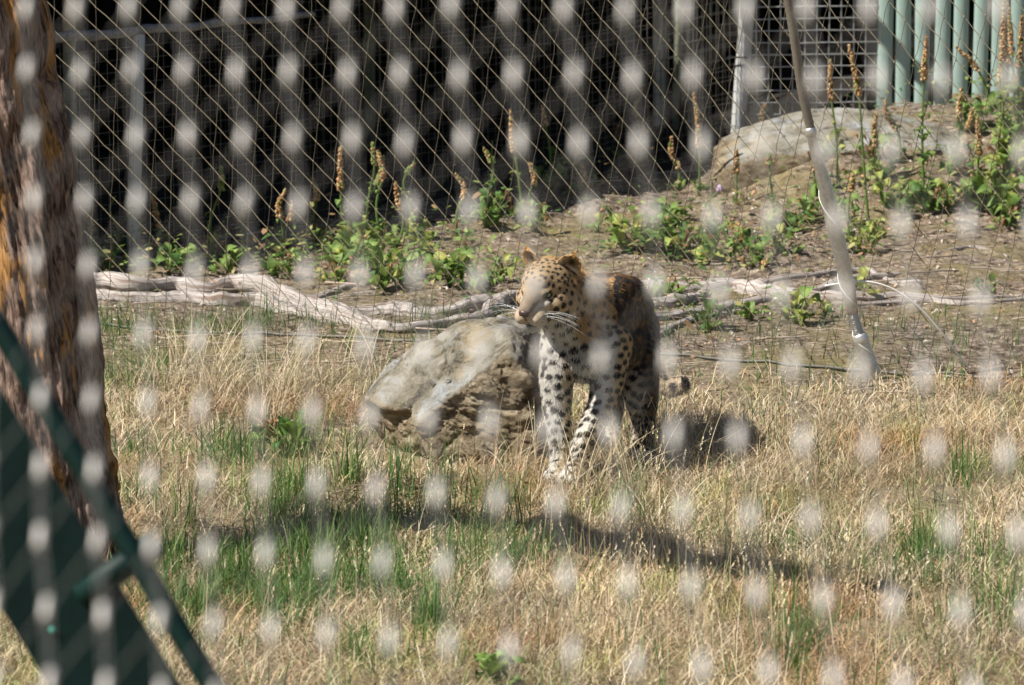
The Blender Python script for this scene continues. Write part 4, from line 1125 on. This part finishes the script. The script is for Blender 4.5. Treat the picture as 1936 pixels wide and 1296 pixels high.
ears.build('seeding_grass_stems', 'tall dry grass stems with narrow seed ears in the foreground', 'grass', M['straw'])

# scattered small leaves of creeping weeds
P, u, v = sample(26000, -2.8, 3.2, 2.2, 9.0)
wt = zone(u, v, [(230, 505, 90, 25, .7), (380, 500, 160, 30, .5), (560, 500, 90, 35, .8), (730, 500, 110, 45, .9), (700, 440, 60, 40, .6), (890, 520, 90, 40, .8), (930, 410, 70, 30, .6), (1240, 470, 110, 45, 1), (1400, 470, 90, 50, .9), (1520, 440, 60, 60, .7), (1620, 420, 50, 80, .7), (1740, 350, 80, 70, .8), (1890, 330, 80, 90, 1), (1850, 210, 100, 25, .9), (1300, 590, 70, 30, .6), (1500, 605, 60, 20, .6), (1650, 250, 50, 30, .6), (1100, 360, 60, 25, .5), (640, 470, 50, 30, .6)])
k = (rng.random(len(P)) < wt * .9) & (u > -60) & (u < 2000) & (P[:, 1] < np.interp(P[:, 0], px_, py_)); P = P[k]; n = len(P)
az = rng.uniform(0, 6.28, n); L_ = rng.uniform(.015, .05, n); W_ = L_ * rng.uniform(.3, .55, n); tl = rng.uniform(-.3, .8, n)
hz = np.abs(rng.normal(0, .085, n))
d = np.c_[np.cos(az), np.sin(az), tl]; s_ = np.c_[-np.sin(az), np.cos(az), rng.normal(0, .4, n)]; B0 = P + np.c_[np.zeros(n), np.zeros(n), hz + .01]
V = np.stack([B0, B0 + d * L_[:, None] * .35 + s_ * W_[:, None] / 2, B0 + d * L_[:, None] * .75 + s_ * W_[:, None] * .4, B0 + d * L_[:, None] * [1, 1, .6], B0 + d * L_[:, None] * .75 - s_ * W_[:, None] * .4, B0 + d * L_[:, None] * .35 - s_ * W_[:, None] / 2], 1).reshape(-1, 3)
WC = np.array([(.13, .22, .045), (.20, .30, .07), (.28, .34, .10), (.07, .14, .035), (.36, .34, .13), (.34, .22, .11)])
o = obj('creeping_weeds', mesh_np('creeping_weeds', V, np.arange(6 * n).reshape(n, 6), M['leafv'], np.repeat(pick(WC, n, .2), 6, 0)))
setp(o, 'small mixed leaves of creeping weeds between the taller plants', 'weeds', kind='stuff')

# leaf litter, twigs and pebbles on the bare soil
mb = MB()
P, u, v = sample(60000, -2.8, 3.0, -3.0, 9.0)
wt = np.where(P[:, 1] > 1.6, .55, .10) * sst((vn(P[:, 0] * 3, P[:, 1] * 2, 41) + .5) * 1.3) + .25 * zone(u, v, [(1600, 500, 300, 120, 1), (700, 430, 120, 50, 1)])
k = (rng.random(len(P)) < wt) & (u > -60) & (u < 2000) & (u * 0 + P[:, 1] < np.interp(P[:, 0], px_, py_)); P = P[k]; n = len(P)
az = rng.uniform(0, 6.28, n); L_ = rng.uniform(.008, .03, n); W_ = L_ * rng.uniform(.12, .6, n); tl = rng.normal(0, .35, n)
d = np.c_[np.cos(az), np.sin(az), tl]; s_ = np.c_[-np.sin(az), np.cos(az), rng.normal(0, .3, n)]
up_ = np.array([0, 0, 1.0])
V = np.stack([P - d * L_[:, None] / 2, P + s_ * W_[:, None] / 2 + up_ * .004, P + d * L_[:, None] / 2, P - s_ * W_[:, None] / 2 + up_ * .006], 1)
V[..., 2] += .006
LIT = np.array([(.34, .22, .13), (.46, .33, .21), (.22, .14, .09), (.50, .42, .33), (.12, .08, .05), (.15, .095, .06), (.46, .26, .14), (.56, .50, .44)])
o = obj('leaf_litter', mesh_np('leaf_litter', V.reshape(-1, 3), np.arange(4 * n).reshape(n, 4), M['litter'], np.repeat(pick(LIT, n, .2), 4, 0)))
setp(o, 'scattered dead leaves and chips on the bare soil', 'leaf litter', kind='stuff')
mb = MB()
P, u, v = sample(2600, -2.6, 2.9, -3.4, 8.6)
k = (u > -50) & (u < 2000) & (P[:, 1] < np.interp(P[:, 0], px_, py_)); 
for p_ in P[k]:
    r_ = rng.uniform(.002, .007) * (1 if rng.random() < .9 else 1.7)
    V = ICO * r_ * rng.uniform(.7, 1.25, (12, 1)) * [1.2, 1, .6]
    mb.add(V + p_ + [0, 0, r_ * .1], T=ICF, C=np.array([.33, .29, .25]) * rng.uniform(.6, 1.5))
setp(mb.build('pebbles', M['litter'], cols=True, smooth=False), 'small pale pebbles scattered over the soil', 'pebbles', kind='stuff')
mb = MB()
P, u, v = sample(500, -2.6, 2.9, 1.4, 8.6)
k = (u > -50) & (u < 2000) & (P[:, 1] < np.interp(P[:, 0], px_, py_))
for p_ in P[k]:
    a = rng.uniform(-.6, .6) + (3.14 if rng.random() < .5 else 0); L1 = rng.uniform(.05, .22); d = np.array([math.cos(a), math.sin(a), 0])
    Q_ = np.array([p_ + d * L1 * t + [0, rng.normal(0, .004), .01 + rng.uniform(0, .01)] for t in (0, .33, .66, 1)])
    mb.tube(Q_, rng.uniform(.0015, .004), 5, C=np.array([.34, .27, .21]) * rng.uniform(.5, 1.4))
setp(mb.build('fine_twigs', M['litter'], cols=True), 'fine dead twigs strewn over the soil behind', 'twigs', kind='stuff')

# ------------------------------------------------------------------ leopard
def W(u, v, y): return at_y(u, v, y)
def caps(mb, a, b, r0, r1, n=14):
    a = np.array(a, float); b = np.array(b, float); L = np.linalg.norm(b - a)
    d = (b - a) / (L + 1e-9); k = 5
    th = np.linspace(0, np.pi / 2, k)
    P = [a - d * r0 * math.cos(t) for t in th[:-1]] + [a, b] + [b + d * r1 * math.sin(t) for t in th[1:]]
    rr = [max(r0 * math.sin(t), 1e-3) for t in th[:-1]] + [r0, r1] + [max(r1 * math.cos(t), 1e-3) for t in th[1:]]
    mb.tube(np.array(P), rr, n)
def ell(mb, c, rad, Mx=None, n=16):
    t = np.linspace(0.02, np.pi - 0.02, n); P = np.c_[np.zeros(n), np.zeros(n), -np.cos(t)]
    m2 = MB(); m2.tube(P, np.sin(t), n)
    V = np.vstack(m2.V) * np.array(rad)
    if Mx is not None: V = V @ Mx.T
    mb.add(V + np.array(c), np.vstack(m2.Q), np.vstack(m2.T))
def rotm(yaw, pitch, roll=0):
    return np.array((Matrix.Rotation(yaw, 3, 'Z') @ Matrix.Rotation(-pitch, 3, 'Y') @ Matrix.Rotation(roll, 3, 'X')))

GZ0 = gz(.2, 0.0)
# head frame: x forward, y to its own left, z up
HS = 1.20
HC = W(1036, 539, -0.02)
HM = rotm(R(-90 - 31), R(-17), R(-3))
def H(x, y, z): return HC + HM @ (np.array([x, y, z]) * HS)
def Hd(x, y, z): return HM @ np.array([x, y, z])

SK = {}
chest = W(1108, 640, .16); withers = W(1140, 555, .22); midb = W(1168, 592, .50); rump = W(1182, 598, .80); belly = W(1165, 668, .50)
parts = []   # (label, a, b, r0, r1)
def add(lab, a, b, r0, r1): parts.append((lab, np.array(a, float), np.array(b, float), r0, r1))
# trunk
add('chest', W(1100, 665, .12), W(1114, 615, .20), .108, .118)
add('body', W(1128, 586, .22), W(1165, 582, .50), .124, .120)
add('body', W(1165, 584, .50), W(1180, 586, .82), .117, .106)
add('body', W(1122, 645, .20), W(1160, 645, .50), .114, .118)
add('belly', W(1128, 680, .24), W(1165, 665, .55), .080, .080)
add('body', W(1160, 630, .52), W(1178, 625, .80), .112, .098)
add('body', W(1165, 548, .20), W(1190, 555, .30), .052, .060)     # shoulder blade, its left
add('body', W(1110, 548, .16), W(1128, 548, .26), .050, .055)
add('neck', H(-.035, 0, -.012), W(1118, 590, .18), .085 * HS * .85, .108)
add('neck', H(-.01, 0, -.050), W(1090, 632, .12), .070, .100)
# front leg, its right (left in view)
add('fleg', W(1062, 640, .10), W(1052, 715, .06), .074, .062)
add('fleg', W(1052, 715, .06), W(1053, 770, .05), .061, .051)
add('fleg', W(1053, 770, .05), W(1060, 845, .01), .050, .042)
add('fleg', W(1060, 845, .01), W(1058, 888, -.02), .037, .038)
# front leg, its left (right in view), stepping in
add('fleg', W(1158, 650, .14), W(1150, 715, .11), .072, .058)
add('fleg', W(1150, 715, .11), W(1138, 765, .08), .060, .050)
add('fleg', W(1138, 765, .08), W(1100, 845, -.04), .048, .039)
add('fleg', W(1100, 845, -.04), W(1090, 890, -.10), .034, .037)
# hind leg, its left (right in view)
add('hleg', W(1196, 620, .78), W(1205, 690, .58), .098, .082)
add('hleg', W(1205, 690, .58), W(1214, 765, .52), .082, .058)
add('hleg', W(1214, 765, .52), W(1216, 800, .52), .052, .043)
add('hleg', W(1216, 800, .52), W(1214, 868, .34), .041, .040)
# hind leg, its right (mostly hidden)
add('hleg', W(1135, 640, .80), W(1142, 700, .66), .090, .070)
add('hleg', W(1142, 700, .66), W(1160, 775, .78), .060, .040)
add('hleg', W(1160, 775, .78), W(1152, 838, .66), .036, .034)
# tail
tl = spline(np.array([W(1190, 570, .92), W(1212, 600, 1.06), W(1228, 665, 1.12), W(1242, 715, 1.12), W(1262, 735, 1.10), W(1290, 728, 1.08)]), 8)
for a, b in zip(tl[:-1], tl[1:]): add('tail', a, b, .030, .028)

mb = MB()
for lab, a, b, r0, r1 in parts: caps(mb, a, b, r0, r1)
# paws
def paw(x, y, yaw):
    z = gz(x, y); Mx = rotm(yaw, 0)
    o = np.array([x, y, z])
    ell(mb, o + Mx @ [0.0, 0, .032], (.058, .044, .034), Mx)
    for k, yy in enumerate((-.032, -.012, .012, .032)):
        fx = .045 if k in (1, 2) else .034
        ell(mb, o + Mx @ [fx, yy, .022], (.026, .0145, .021), Mx, 10)
pw = [W(1056, 905, -.06), W(1084, 908, -.15), W(1212, 886, .26), W(1148, 850, .60)]
yaws = [R(-105), R(-112), R(-98), R(-95)]
for p_, yw, top in zip(pw, yaws, [W(1058, 885, -.02), W(1090, 888, -.10), W(1214, 862, .38), W(1152, 838, .66)]):
    paw(p_[0], p_[1], yw)
    caps(mb, top, [p_[0], p_[1], gz(p_[0], p_[1]) + .038], .036, .036)
# head
def he(c, rad, n=16): ell(mb, H(*c), np.array(rad) * HS, HM, n)
he((0, 0, .005), (.088, .072, .070))
he((.03, 0, .034), (.060, .052, .040))
he((-.02, 0, -.02), (.082, .082, .076))
for s in (-1, 1):
    he((.030, s * .050, -.032), (.046, .034, .040))          # cheek bone
    he((.000, s * .058, -.050), (.045, .032, .042))          # cheek ruff
    he((.108, s * .023, -.049), (.036, .026, .0245), 12)      # whisker pad
    caps(mb, H(.045, s * .040, .022), H(.072, s * .030, .010), .017 * HS, .014 * HS, 10)  # brow
    caps(mb, H(.045, s * .046, -.010), H(.080, s * .034, -.022), .016 * HS, .014 * HS, 10)  # below the eye
caps(mb, H(.055, 0, .024), H(.130, 0, -.018), .031 * HS, .022 * HS)      # bridge
caps(mb, H(.050, 0, -.020), H(.110, 0, -.036), .048 * HS, .031 * HS)
caps(mb, H(.030, 0, -.060), H(.100, 0, -.084), .040 * HS, .019 * HS)     # jaw
he((.112, 0, -.087), (.017, .017, .013), 12)
he((.138, 0, -.024), (.013, .017, .012), 10)                             # nose
bl = mb.build('body_src', None)
md = bl.modifiers.new('r', 'REMESH'); md.mode = 'VOXEL'; md.voxel_size = .0056; md.use_smooth_shade = True
sm = bl.modifiers.new('s', 'SMOOTH'); sm.factor = .5; sm.iterations = 7
dg_ = bpy.context.evaluated_depsgraph_get(); ev = bl.evaluated_get(dg_); me = bpy.data.meshes.new_from_object(ev)
bpy.data.objects.remove(bl)
nv = len(me.vertices); VV = np.empty(nv * 3, np.float32); me.vertices.foreach_get('co', VV); VV = VV.reshape(-1, 3).astype(float)
NN = np.empty(nv * 3, np.float32); me.vertices.foreach_get('normal', NN); NN = NN.reshape(-1, 3).astype(float)

# coat ---------------------------------------------------------------
def seg_d(P, a, b, r0, r1):
    ab = b - a; t = np.clip((P - a) @ ab / (ab @ ab), 0, 1); return np.linalg.norm(P - a - t[:, None] * ab, axis=1) - (r0 + (r1 - r0) * t)
LABS = ['head', 'neck', 'chest', 'body', 'belly', 'fleg', 'hleg', 'tail', 'paw']
def coat(P, Nr):
    n = len(P); best = np.full(n, 1e9); lab = np.zeros(n, int)
    for L, a, b, r0, r1 in parts:
        d = seg_d(P, a, b, r0, r1); k = d < best; best[k] = d[k]; lab[k] = LABS.index(L)
    hp = (P - HC) @ HM / HS
    dh = np.linalg.norm(hp / np.array([1.5, 1.0, 1.0]) - np.array([.02, 0, -.01]), axis=1) * HS - .092
    k = dh < best; lab[k] = 0
    for p_ in pw:
        k = (np.hypot(P[:, 0] - p_[0], P[:, 1] - p_[1]) < .09) & (P[:, 2] < .065 + GZ0); lab[k] = 8
    return lab, hp
def mixv(a, b, t): return a * (1 - t[:, None]) + b * t[:, None]
TAN = np.array([.47, .28, .11]); DTAN = np.array([.34, .195, .080]); PALE = np.array([.40, .30, .175]); WHT = np.array([.52, .485, .425]); BLK = np.array([.018, .014, .012])
def base_col(P, Nr, lab, hp):
    n = len(P); c = np.tile(TAN, (n, 1)).astype(float)
    wob = vn(P[:, 0] * 22 + P[:, 1] * 9, P[:, 2] * 22 + P[:, 1] * 13, 51)
    up = sst((Nr[:, 2] + .25 + wob * .3) / .8)
    body = (lab == 3) | (lab == 4) | (lab == 7)
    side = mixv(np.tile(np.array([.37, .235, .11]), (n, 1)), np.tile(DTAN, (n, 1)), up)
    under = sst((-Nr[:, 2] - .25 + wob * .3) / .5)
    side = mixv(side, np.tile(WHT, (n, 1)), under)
    c[body] = side[body]
    tk = lab == 7; c[tk] = mixv(np.tile(np.array([.40, .31, .20]), (n, 1)), np.tile(WHT, (n, 1)), under)[tk]
    ch = mixv(np.tile(WHT, (n, 1)), np.tile(PALE, (n, 1)), sst((Nr[:, 2] + .1) / .6)); c[lab == 2] = ch[lab == 2]
    nk = mixv(np.tile(WHT, (n, 1)), np.tile(TAN * .85, (n, 1)), sst((Nr[:, 2] + .55 + wob * .4) / .6)); c[lab == 1] = nk[lab == 1]
    innr = sst((-Nr[:, 0] * .9 - Nr[:, 1] * .5 + .15 + wob * .4) / .6)
    up2 = sst((P[:, 2] - .30 + wob * .15) / .25); legb = mixv(np.tile(PALE * 1.12, (n, 1)), np.tile(TAN * .85, (n, 1)), up2); lg = mixv(legb, np.tile(WHT, (n, 1)), innr); c[(lab == 5) | (lab == 8)] = lg[(lab == 5) | (lab == 8)]
    hl = mixv(np.tile(np.array([.38, .25, .125]), (n, 1)), np.tile(WHT, (n, 1)), innr * .6); c[lab == 6] = hl[lab == 6]
    hd = lab == 0
    h = hp
    hc = np.tile(np.array([.38, .26, .135]), (n, 1))
    low = sst((-h[:, 2] - .045) / .03); hc = mixv(hc, np.tile(np.array([.34, .275, .19]), (n, 1)), low)
    muz = np.exp(-((h[:, 0] - .105) / .035) ** 2 - ((np.abs(h[:, 1]) - .022) / .022) ** 2 - ((h[:, 2] + .05) / .02) ** 2)
    hc = mixv(hc, np.tile(WHT, (n, 1)), np.clip(muz * 1.2, 0, .85))
    chin = sst((h[:, 0] - .05) / .04) * sst((-h[:, 2] - .073) / .010); hc = mixv(hc, np.tile(WHT * .8, (n, 1)), chin * .8)
    br = sst((h[:, 0] - .06) / .03) * np.exp(-(h[:, 1] / .026) ** 2) * sst((h[:, 2] + .035) / .01); hc = mixv(hc, np.tile(np.array([.23, .17, .12]), (n, 1)), br)
    for s in (-1, 1):   # pale rim and dark liner of the eye
        de = np.sqrt(((h[:, 0] - .066) / 1.4) ** 2 + (h[:, 1] - s * .036) ** 2 + ((h[:, 2] - .006) * 1.25) ** 2)
        under = np.exp(-((h[:, 2] + .014) / .007) ** 2 - ((h[:, 1] - s * .037) / .018) ** 2) * (h[:, 0] > .03); hc = mixv(hc, np.tile(WHT, (n, 1)), under * .9)
        over = np.exp(-((h[:, 2] - .022) / .006) ** 2 - ((h[:, 1] - s * .034) / .014) ** 2) * (h[:, 0] > .03); hc = mixv(hc, np.tile(PALE * 1.1, (n, 1)), over * .7)
        hc = mixv(hc, np.tile(BLK, (n, 1)), (de < .0155).astype(float))
        tear = (np.abs(h[:, 1] - s * (.026 - (.005 - h[:, 2]) * .3)) < .0035) & (h[:, 2] < .0) & (h[:, 2] > -.022) & (h[:, 0] > .06); hc = mixv(hc, np.tile(BLK, (n, 1)), tear * .7)
    nose = ((h[:, 0] - .148) / .014) ** 2 + (h[:, 1] / .016) ** 2 + ((h[:, 2] + .027) / .012) ** 2 < 1; hc[nose] = [.05, .025, .022]
    mouth = ((np.abs(h[:, 2] + .0735 - .0006 * np.sin(h[:, 1] * 90)) < .0036) & (h[:, 0] > .060)) | ((np.abs(h[:, 1]) < .0022) & (h[:, 0] > .12) & (h[:, 2] < -.034) & (h[:, 2] > -.073)); hc[mouth] = [.03, .018, .015]
    lip = (h[:, 0] > .03) & (h[:, 0] < .075) & (np.abs(h[:, 2] + .062) < .009) & (np.abs(h[:, 1]) > .02); hc[lip] = BLK * 1.5
    c[hd] = hc[hd]
    rs_ = ((lab == 3) | (lab == 6) | (lab == 4)) & (Nr[:, 0] > -.2); c[rs_] *= mixv(np.ones((n, 3)), np.tile(np.array([.36, .30, .23]), (n, 1)), sst((Nr[:, 0] + .2) / .5))[rs_]  # flank side turned from the sun: shade painted into the coat colour
    rows = hd & (h[:, 0] > .085) & (h[:, 0] < .128) & (h[:, 2] < -.036) & (h[:, 2] > -.064) & (np.abs(h[:, 1]) > .018) & (np.abs(((h[:, 2] + .036) / .0085) % 1 - .5) < .17) & (((h[:, 0] * 1.0) / .0085) % 1 < .6); c[rows] = BLK * 2.5
    sh = vn(P[:, 0] * 120, P[:, 2] * 60 + P[:, 1] * 80, 52) * .22 + 1
    return c * sh[:, None]
lab, hp = coat(VV, NN)
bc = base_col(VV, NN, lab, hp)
# spots: poisson over the surface
DM = {0: .0175, 1: .029, 2: .036, 3: .0275, 4: .030, 5: .029, 6: .028, 7: .040, 8: .024}
RS = {0: .0076, 1: .0115, 2: .0155, 3: .0165, 4: .0150, 5: .0142, 6: .0150, 7: .0165, 8: .0070}
order = rng.permutation(nv); cell = {}; S = []
for i in order:
    d = DM[int(lab[i])]; p = VV[i]
    h = hp[i]
    if lab[i] == 0:
        if h[0] > .055 and abs(h[1]) < .030 and h[2] < .03: continue
        if h[0] > .082: continue
        d *= (1.0 + 1.1 * np.clip((-h[2] + .0) / .05, 0, 1))
    kx = (int(p[0] // .06), int(p[1] // .06), int(p[2] // .06)); good = True
    for ax_ in (-1, 0, 1):
        for ay in (-1, 0, 1):
            for az_ in (-1, 0, 1):
                for q in cell.get((kx[0] + ax_, kx[1] + ay, kx[2] + az_), ()):
                    if (q[0] - p[0]) ** 2 + (q[1] - p[1]) ** 2 + (q[2] - p[2]) ** 2 < d * d: good = False; break
                if not good: break
            if not good: break
        if not good: break
    if good: cell.setdefault(kx, []).append(p); S.append((p, d / DM[int(lab[i])], int(lab[i])))
kd = kdtree.KDTree(len(S))
for i, s in enumerate(S): kd.insert(s[0], i)
kd.balance()
SN = NN
def spots(P, lb, c):
    out = c.copy()
    w1 = vn(P[:, 0] * 75 + P[:, 1] * 31, P[:, 2] * 75 - P[:, 1] * 43, 61); w2 = vn(P[:, 0] * 160, P[:, 2] * 160 + P[:, 1] * 120, 62)
    w3 = vn(P[:, 0] * 48 + 7, P[:, 2] * 48 + P[:, 1] * 50, 63)
    for i in range(len(P)):
        q, j, d = kd.find(P[i])
        L = S[j][2]; f = S[j][1]; r = RS[L] * (1 + (f - 1) * .9)
        dd = np.array(P[i]) - np.array(q)
        if L in (5, 8, 1, 6): d = math.sqrt(dd[0] ** 2 * .75 + dd[1] ** 2 + dd[2] ** 2 * 1.5)
        if L == 3: d = math.sqrt(dd[0] ** 2 * 1.2 + dd[1] ** 2 * 1.1 + dd[2] ** 2 * .62)
        if L == 2: d = math.sqrt(dd[0] ** 2 * .6 + dd[1] ** 2 + dd[2] ** 2 * 2.0)
        d += w1[i] * r * .55 + w2[i] * .0022
        lj = lb[i]
        if lj == 0 and L == 0:
            if hp_cur[i][0] > .078: continue
        if L == 3 or L == 7:
            inner_ = r * .16
            if inner_ < d < r and w3[i] > -.36: out[i] = BLK * 1.2
            elif d <= inner_: out[i] = out[i] * np.array([.72, .60, .48])
        else:
            if d < r:
                t = min(1, (r - d) / .0015)
                out[i] = out[i] * (1 - t) + BLK * t
    return out
hp_cur = hp
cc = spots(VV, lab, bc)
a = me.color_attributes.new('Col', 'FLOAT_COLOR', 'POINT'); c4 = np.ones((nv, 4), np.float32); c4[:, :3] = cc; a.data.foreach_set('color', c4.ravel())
me.materials.clear(); me.materials.append(M['fur']); me.polygons.foreach_set('use_smooth', np.ones(len(me.polygons), bool))
leo = setp(empty('leopard', (chest[0], chest[1] + .2, GZ0)), 'spotted leopard walking forward beside the boulder, head turned to the left', 'leopard')
linv = -np.array(leo.location)
body = obj('body', me, leo); body.location = linv
# short fur
me.calc_loop_triangles()
nt_ = len(me.loop_triangles); tri = np.empty(nt_ * 3, np.int32); me.loop_triangles.foreach_get('vertices', tri); tri = tri.reshape(-1, 3)
ar = np.linalg.norm(np.cross(VV[tri[:, 1]] - VV[tri[:, 0]], VV[tri[:, 2]] - VV[tri[:, 0]]), axis=1)
NH = 150000
ti = rng.choice(nt_, NH, p=ar / ar.sum()); b1_, b2_ = rng.random(NH), rng.random(NH); k = b1_ + b2_ > 1; b1_[k] = 1 - b1_[k]; b2_[k] = 1 - b2_[k]
T = tri[ti]; HP = VV[T[:, 0]] * (1 - b1_ - b2_)[:, None] + VV[T[:, 1]] * b1_[:, None] + VV[T[:, 2]] * b2_[:, None]
HN = NN[T[:, 0]]; HL = lab[T[:, 0]]; HCc = cc[T[:, 0]]
flow = np.zeros((NH, 3)); bdir = (rump - withers); bdir /= np.linalg.norm(bdir)
flow[:] = bdir * .8 + [0, 0, -.45]
flow[HL == 0] = -HM[:, 0] * .9 + [0, 0, -.15]; 
k = (HL == 5) | (HL == 6) | (HL == 8); flow[k] = [0, .1, -1]
k = (HL == 2) | (HL == 4); flow[k] = [0, .3, -1]
k = HL == 1; flow[k] = bdir * .5 + [0, 0, -.8]
flow -= HN * np.sum(flow * HN, 1)[:, None]; flow /= np.linalg.norm(flow, axis=1)[:, None] + 1e-6
hl_ = np.array([.007, .015, .017, .010, .016, .009, .009, .014, .006])[HL] * rng.uniform(.6, 1.3, NH)
hl_ = hl_ * (1 - .65 * ((HL == 0) & (hp[T[:, 0]][:, 0] > .05)))
dr = flow * .85 + HN * .42 + rng.normal(0, .16, (NH, 3)); dr /= np.linalg.norm(dr, axis=1)[:, None]
sd_ = np.cross(dr, HN); sd_ /= np.linalg.norm(sd_, axis=1)[:, None] + 1e-6
w_ = .0011
V = np.stack([HP - HN * .001 - sd_ * w_, HP - HN * .001 + sd_ * w_, HP + dr * hl_[:, None]], 1).reshape(-1, 3)
fc = np.repeat(HCc * rng.uniform(.8, 1.2, (NH, 1)), 3, 0)
fo = obj('fur', mesh_np('fur', V, np.arange(3 * NH).reshape(-1, 3), M['fur'], fc), leo); fo.location = linv; fo['kind'] = 'stuff'
# ears
def ear(s, name):
    mb = MB(); n = 13; m = 9
    Vf = []; Cf = []; 
    base_c = np.array([-.022, s * .056, .046])
    fwd_ = np.array([.80, s * .45, .1]); fwd_ /= np.linalg.norm(fwd_)
    upd = np.array([-.10, s * .50, .86]); upd /= np.linalg.norm(upd); sd0 = np.cross(upd, fwd_)
    for layer, (dep, off) in enumerate(((.016, 0.0), (.016, -.005))):
        for i in range(m):
            t = i / (m - 1); wd = .034 * math.sqrt(max(0, 1 - (max(0, t - .35) / .65) ** 2.0)) + .001
            for j in range(n):
                a_ = (j / (n - 1)) * 2 - 1
                p = base_c + upd * (.054 * t - .012 * a_ * a_ * t * .6) + sd0 * (wd * a_) - fwd_ * (dep * (1 - a_ * a_) * (1 - .45 * t) + off * -1 if layer == 0 else dep * (1 - a_ * a_) * (1 - .45 * t) + .005)
                Vf.append(H(*p))
                edge = max(abs(a_), t)
                if layer == 0: 
                    c_ = np.array([.52, .36, .19]) * (1 - .98 * math.exp(-((a_ - .1 * s) / .45) ** 2 - ((t - .45) / .3) ** 2)) if True else 0
                    if t < .25: c_ = np.array([.66, .58, .45])
                    if edge > .85: c_ = np.array([.60, .36, .14])
                else:
                    c_ = BLK * 1.2 if (t < .72 and abs(a_) < .95 and not (.45 < t < .72)) else np.array([.60, .50, .38])
                Cf.append(c_)
    Q = []
    for l in (0, 1):
        for i in range(m - 1):
            for j in range(n - 1):
                b = l * m * n + i * n + j; q = [b, b + 1, b + n + 1, b + n]; Q.append(q if l == 0 else q[::-1])
    o1 = m * n
    for i in range(m - 1):
        for j in (0, n - 1): Q.append([i * n + j, (i + 1) * n + j, o1 + (i + 1) * n + j, o1 + i * n + j])
    for j in range(n - 1): Q.append([(m - 1) * n + j, (m - 1) * n + j + 1, o1 + (m - 1) * n + j + 1, o1 + (m - 1) * n + j])
    me_ = mesh_np(name, Vf, np.array(Q), M['fur'], Cf); o = obj(name, me_, leo); o.location = linv
    # tuft hairs in and round the ear
    Vf = np.array(Vf[:m * n]); Cf = np.array(Cf[:m * n]); nh = 900; ix = rng.integers(0, m * n, nh)
    d_ = Hd(*upd) * .5 + rng.normal(0, .5, (nh, 3)) + Hd(*fwd_) * .3; d_ /= np.linalg.norm(d_, axis=1)[:, None]
    L_ = rng.uniform(.006, .014, nh); P_ = Vf[ix] + rng.normal(0, .002, (nh, 3)); s2 = np.cross(d_, rng.normal(0, 1, (nh, 3))); s2 /= np.linalg.norm(s2, axis=1)[:, None]
    V_ = np.stack([P_ - s2 * .0008, P_ + s2 * .0008, P_ + d_ * L_[:, None]], 1).reshape(-1, 3)
    t_ = obj('ear_fur', mesh_np('ear_fur', V_, np.arange(3 * nh).reshape(-1, 3), M['fur'], np.repeat(Cf[ix] * rng.uniform(.8, 1.2, (nh, 1)), 3, 0)), o); t_['kind'] = 'stuff'
    return o
ear(1, 'ear'); ear(-1, 'ear')
# eyes
M['eye'] = simple('eye_iris', (.33, .33, .14), .08, 0, 0, spec=.8); M['pupil'] = simple('pupil', (.004, .004, .004), .05, spec=.8)
M['nose'] = simple('nose_skin', (.055, .028, .025), .35, spec=.5)
for s in (-1, 1):
    mb = MB(); ec = H(.0655, s * .0355, .007); ell(mb, ec, np.array([.0125] * 3) * HS * .93, None, 14)
    e_ = mb.build('eye', M['eye'], leo); e_.location = linv
    g_ = Hd(.86, s * .42, -.02); g_ /= np.linalg.norm(g_)
    mb = MB(); ell(mb, ec + g_ * .0125 * HS * .86, (.0045, .0045, .0045), None, 10); q_ = mb.build('pupil', M['pupil'], e_)
mb = MB(); ell(mb, H(.148, 0, -.022), np.array([.007, .0145, .0085]) * HS, HM, 14)
for s in (-1, 1): ell(mb, H(.147, s * .0085, -.027), np.array([.006, .006, .005]) * HS, HM, 10)
nz_ = mb.build('nose', M['nose'], leo); nz_.location = linv
# whiskers
M['whisker'] = simple('whisker', (.85, .84, .82), .4)
for s in (-1, 1):
    for k in range(7):
        p0 = H(.112 - .009 * (k % 4), s * (.034 + .003 * (k % 2)), -.040 - .006 * (k // 3))
        L_ = .10 + .03 * rng.random(); dr_ = Hd(-.35 + .12 * (k % 4) * .5, s * 1.0, .20 - .16 * (k // 3) + rng.normal(0, .05)); dr_ /= np.linalg.norm(dr_)
        P_ = np.array([p0 + dr_ * L_ * t * HS + np.array([0, 0, -.045]) * t * t for t in np.linspace(0, 1, 9)])
        mb = MB(); mb.tube(P_, np.linspace(.00045, .0002, 9), 4); wk = mb.build('whisker', M['whisker'], leo); wk.location = linv
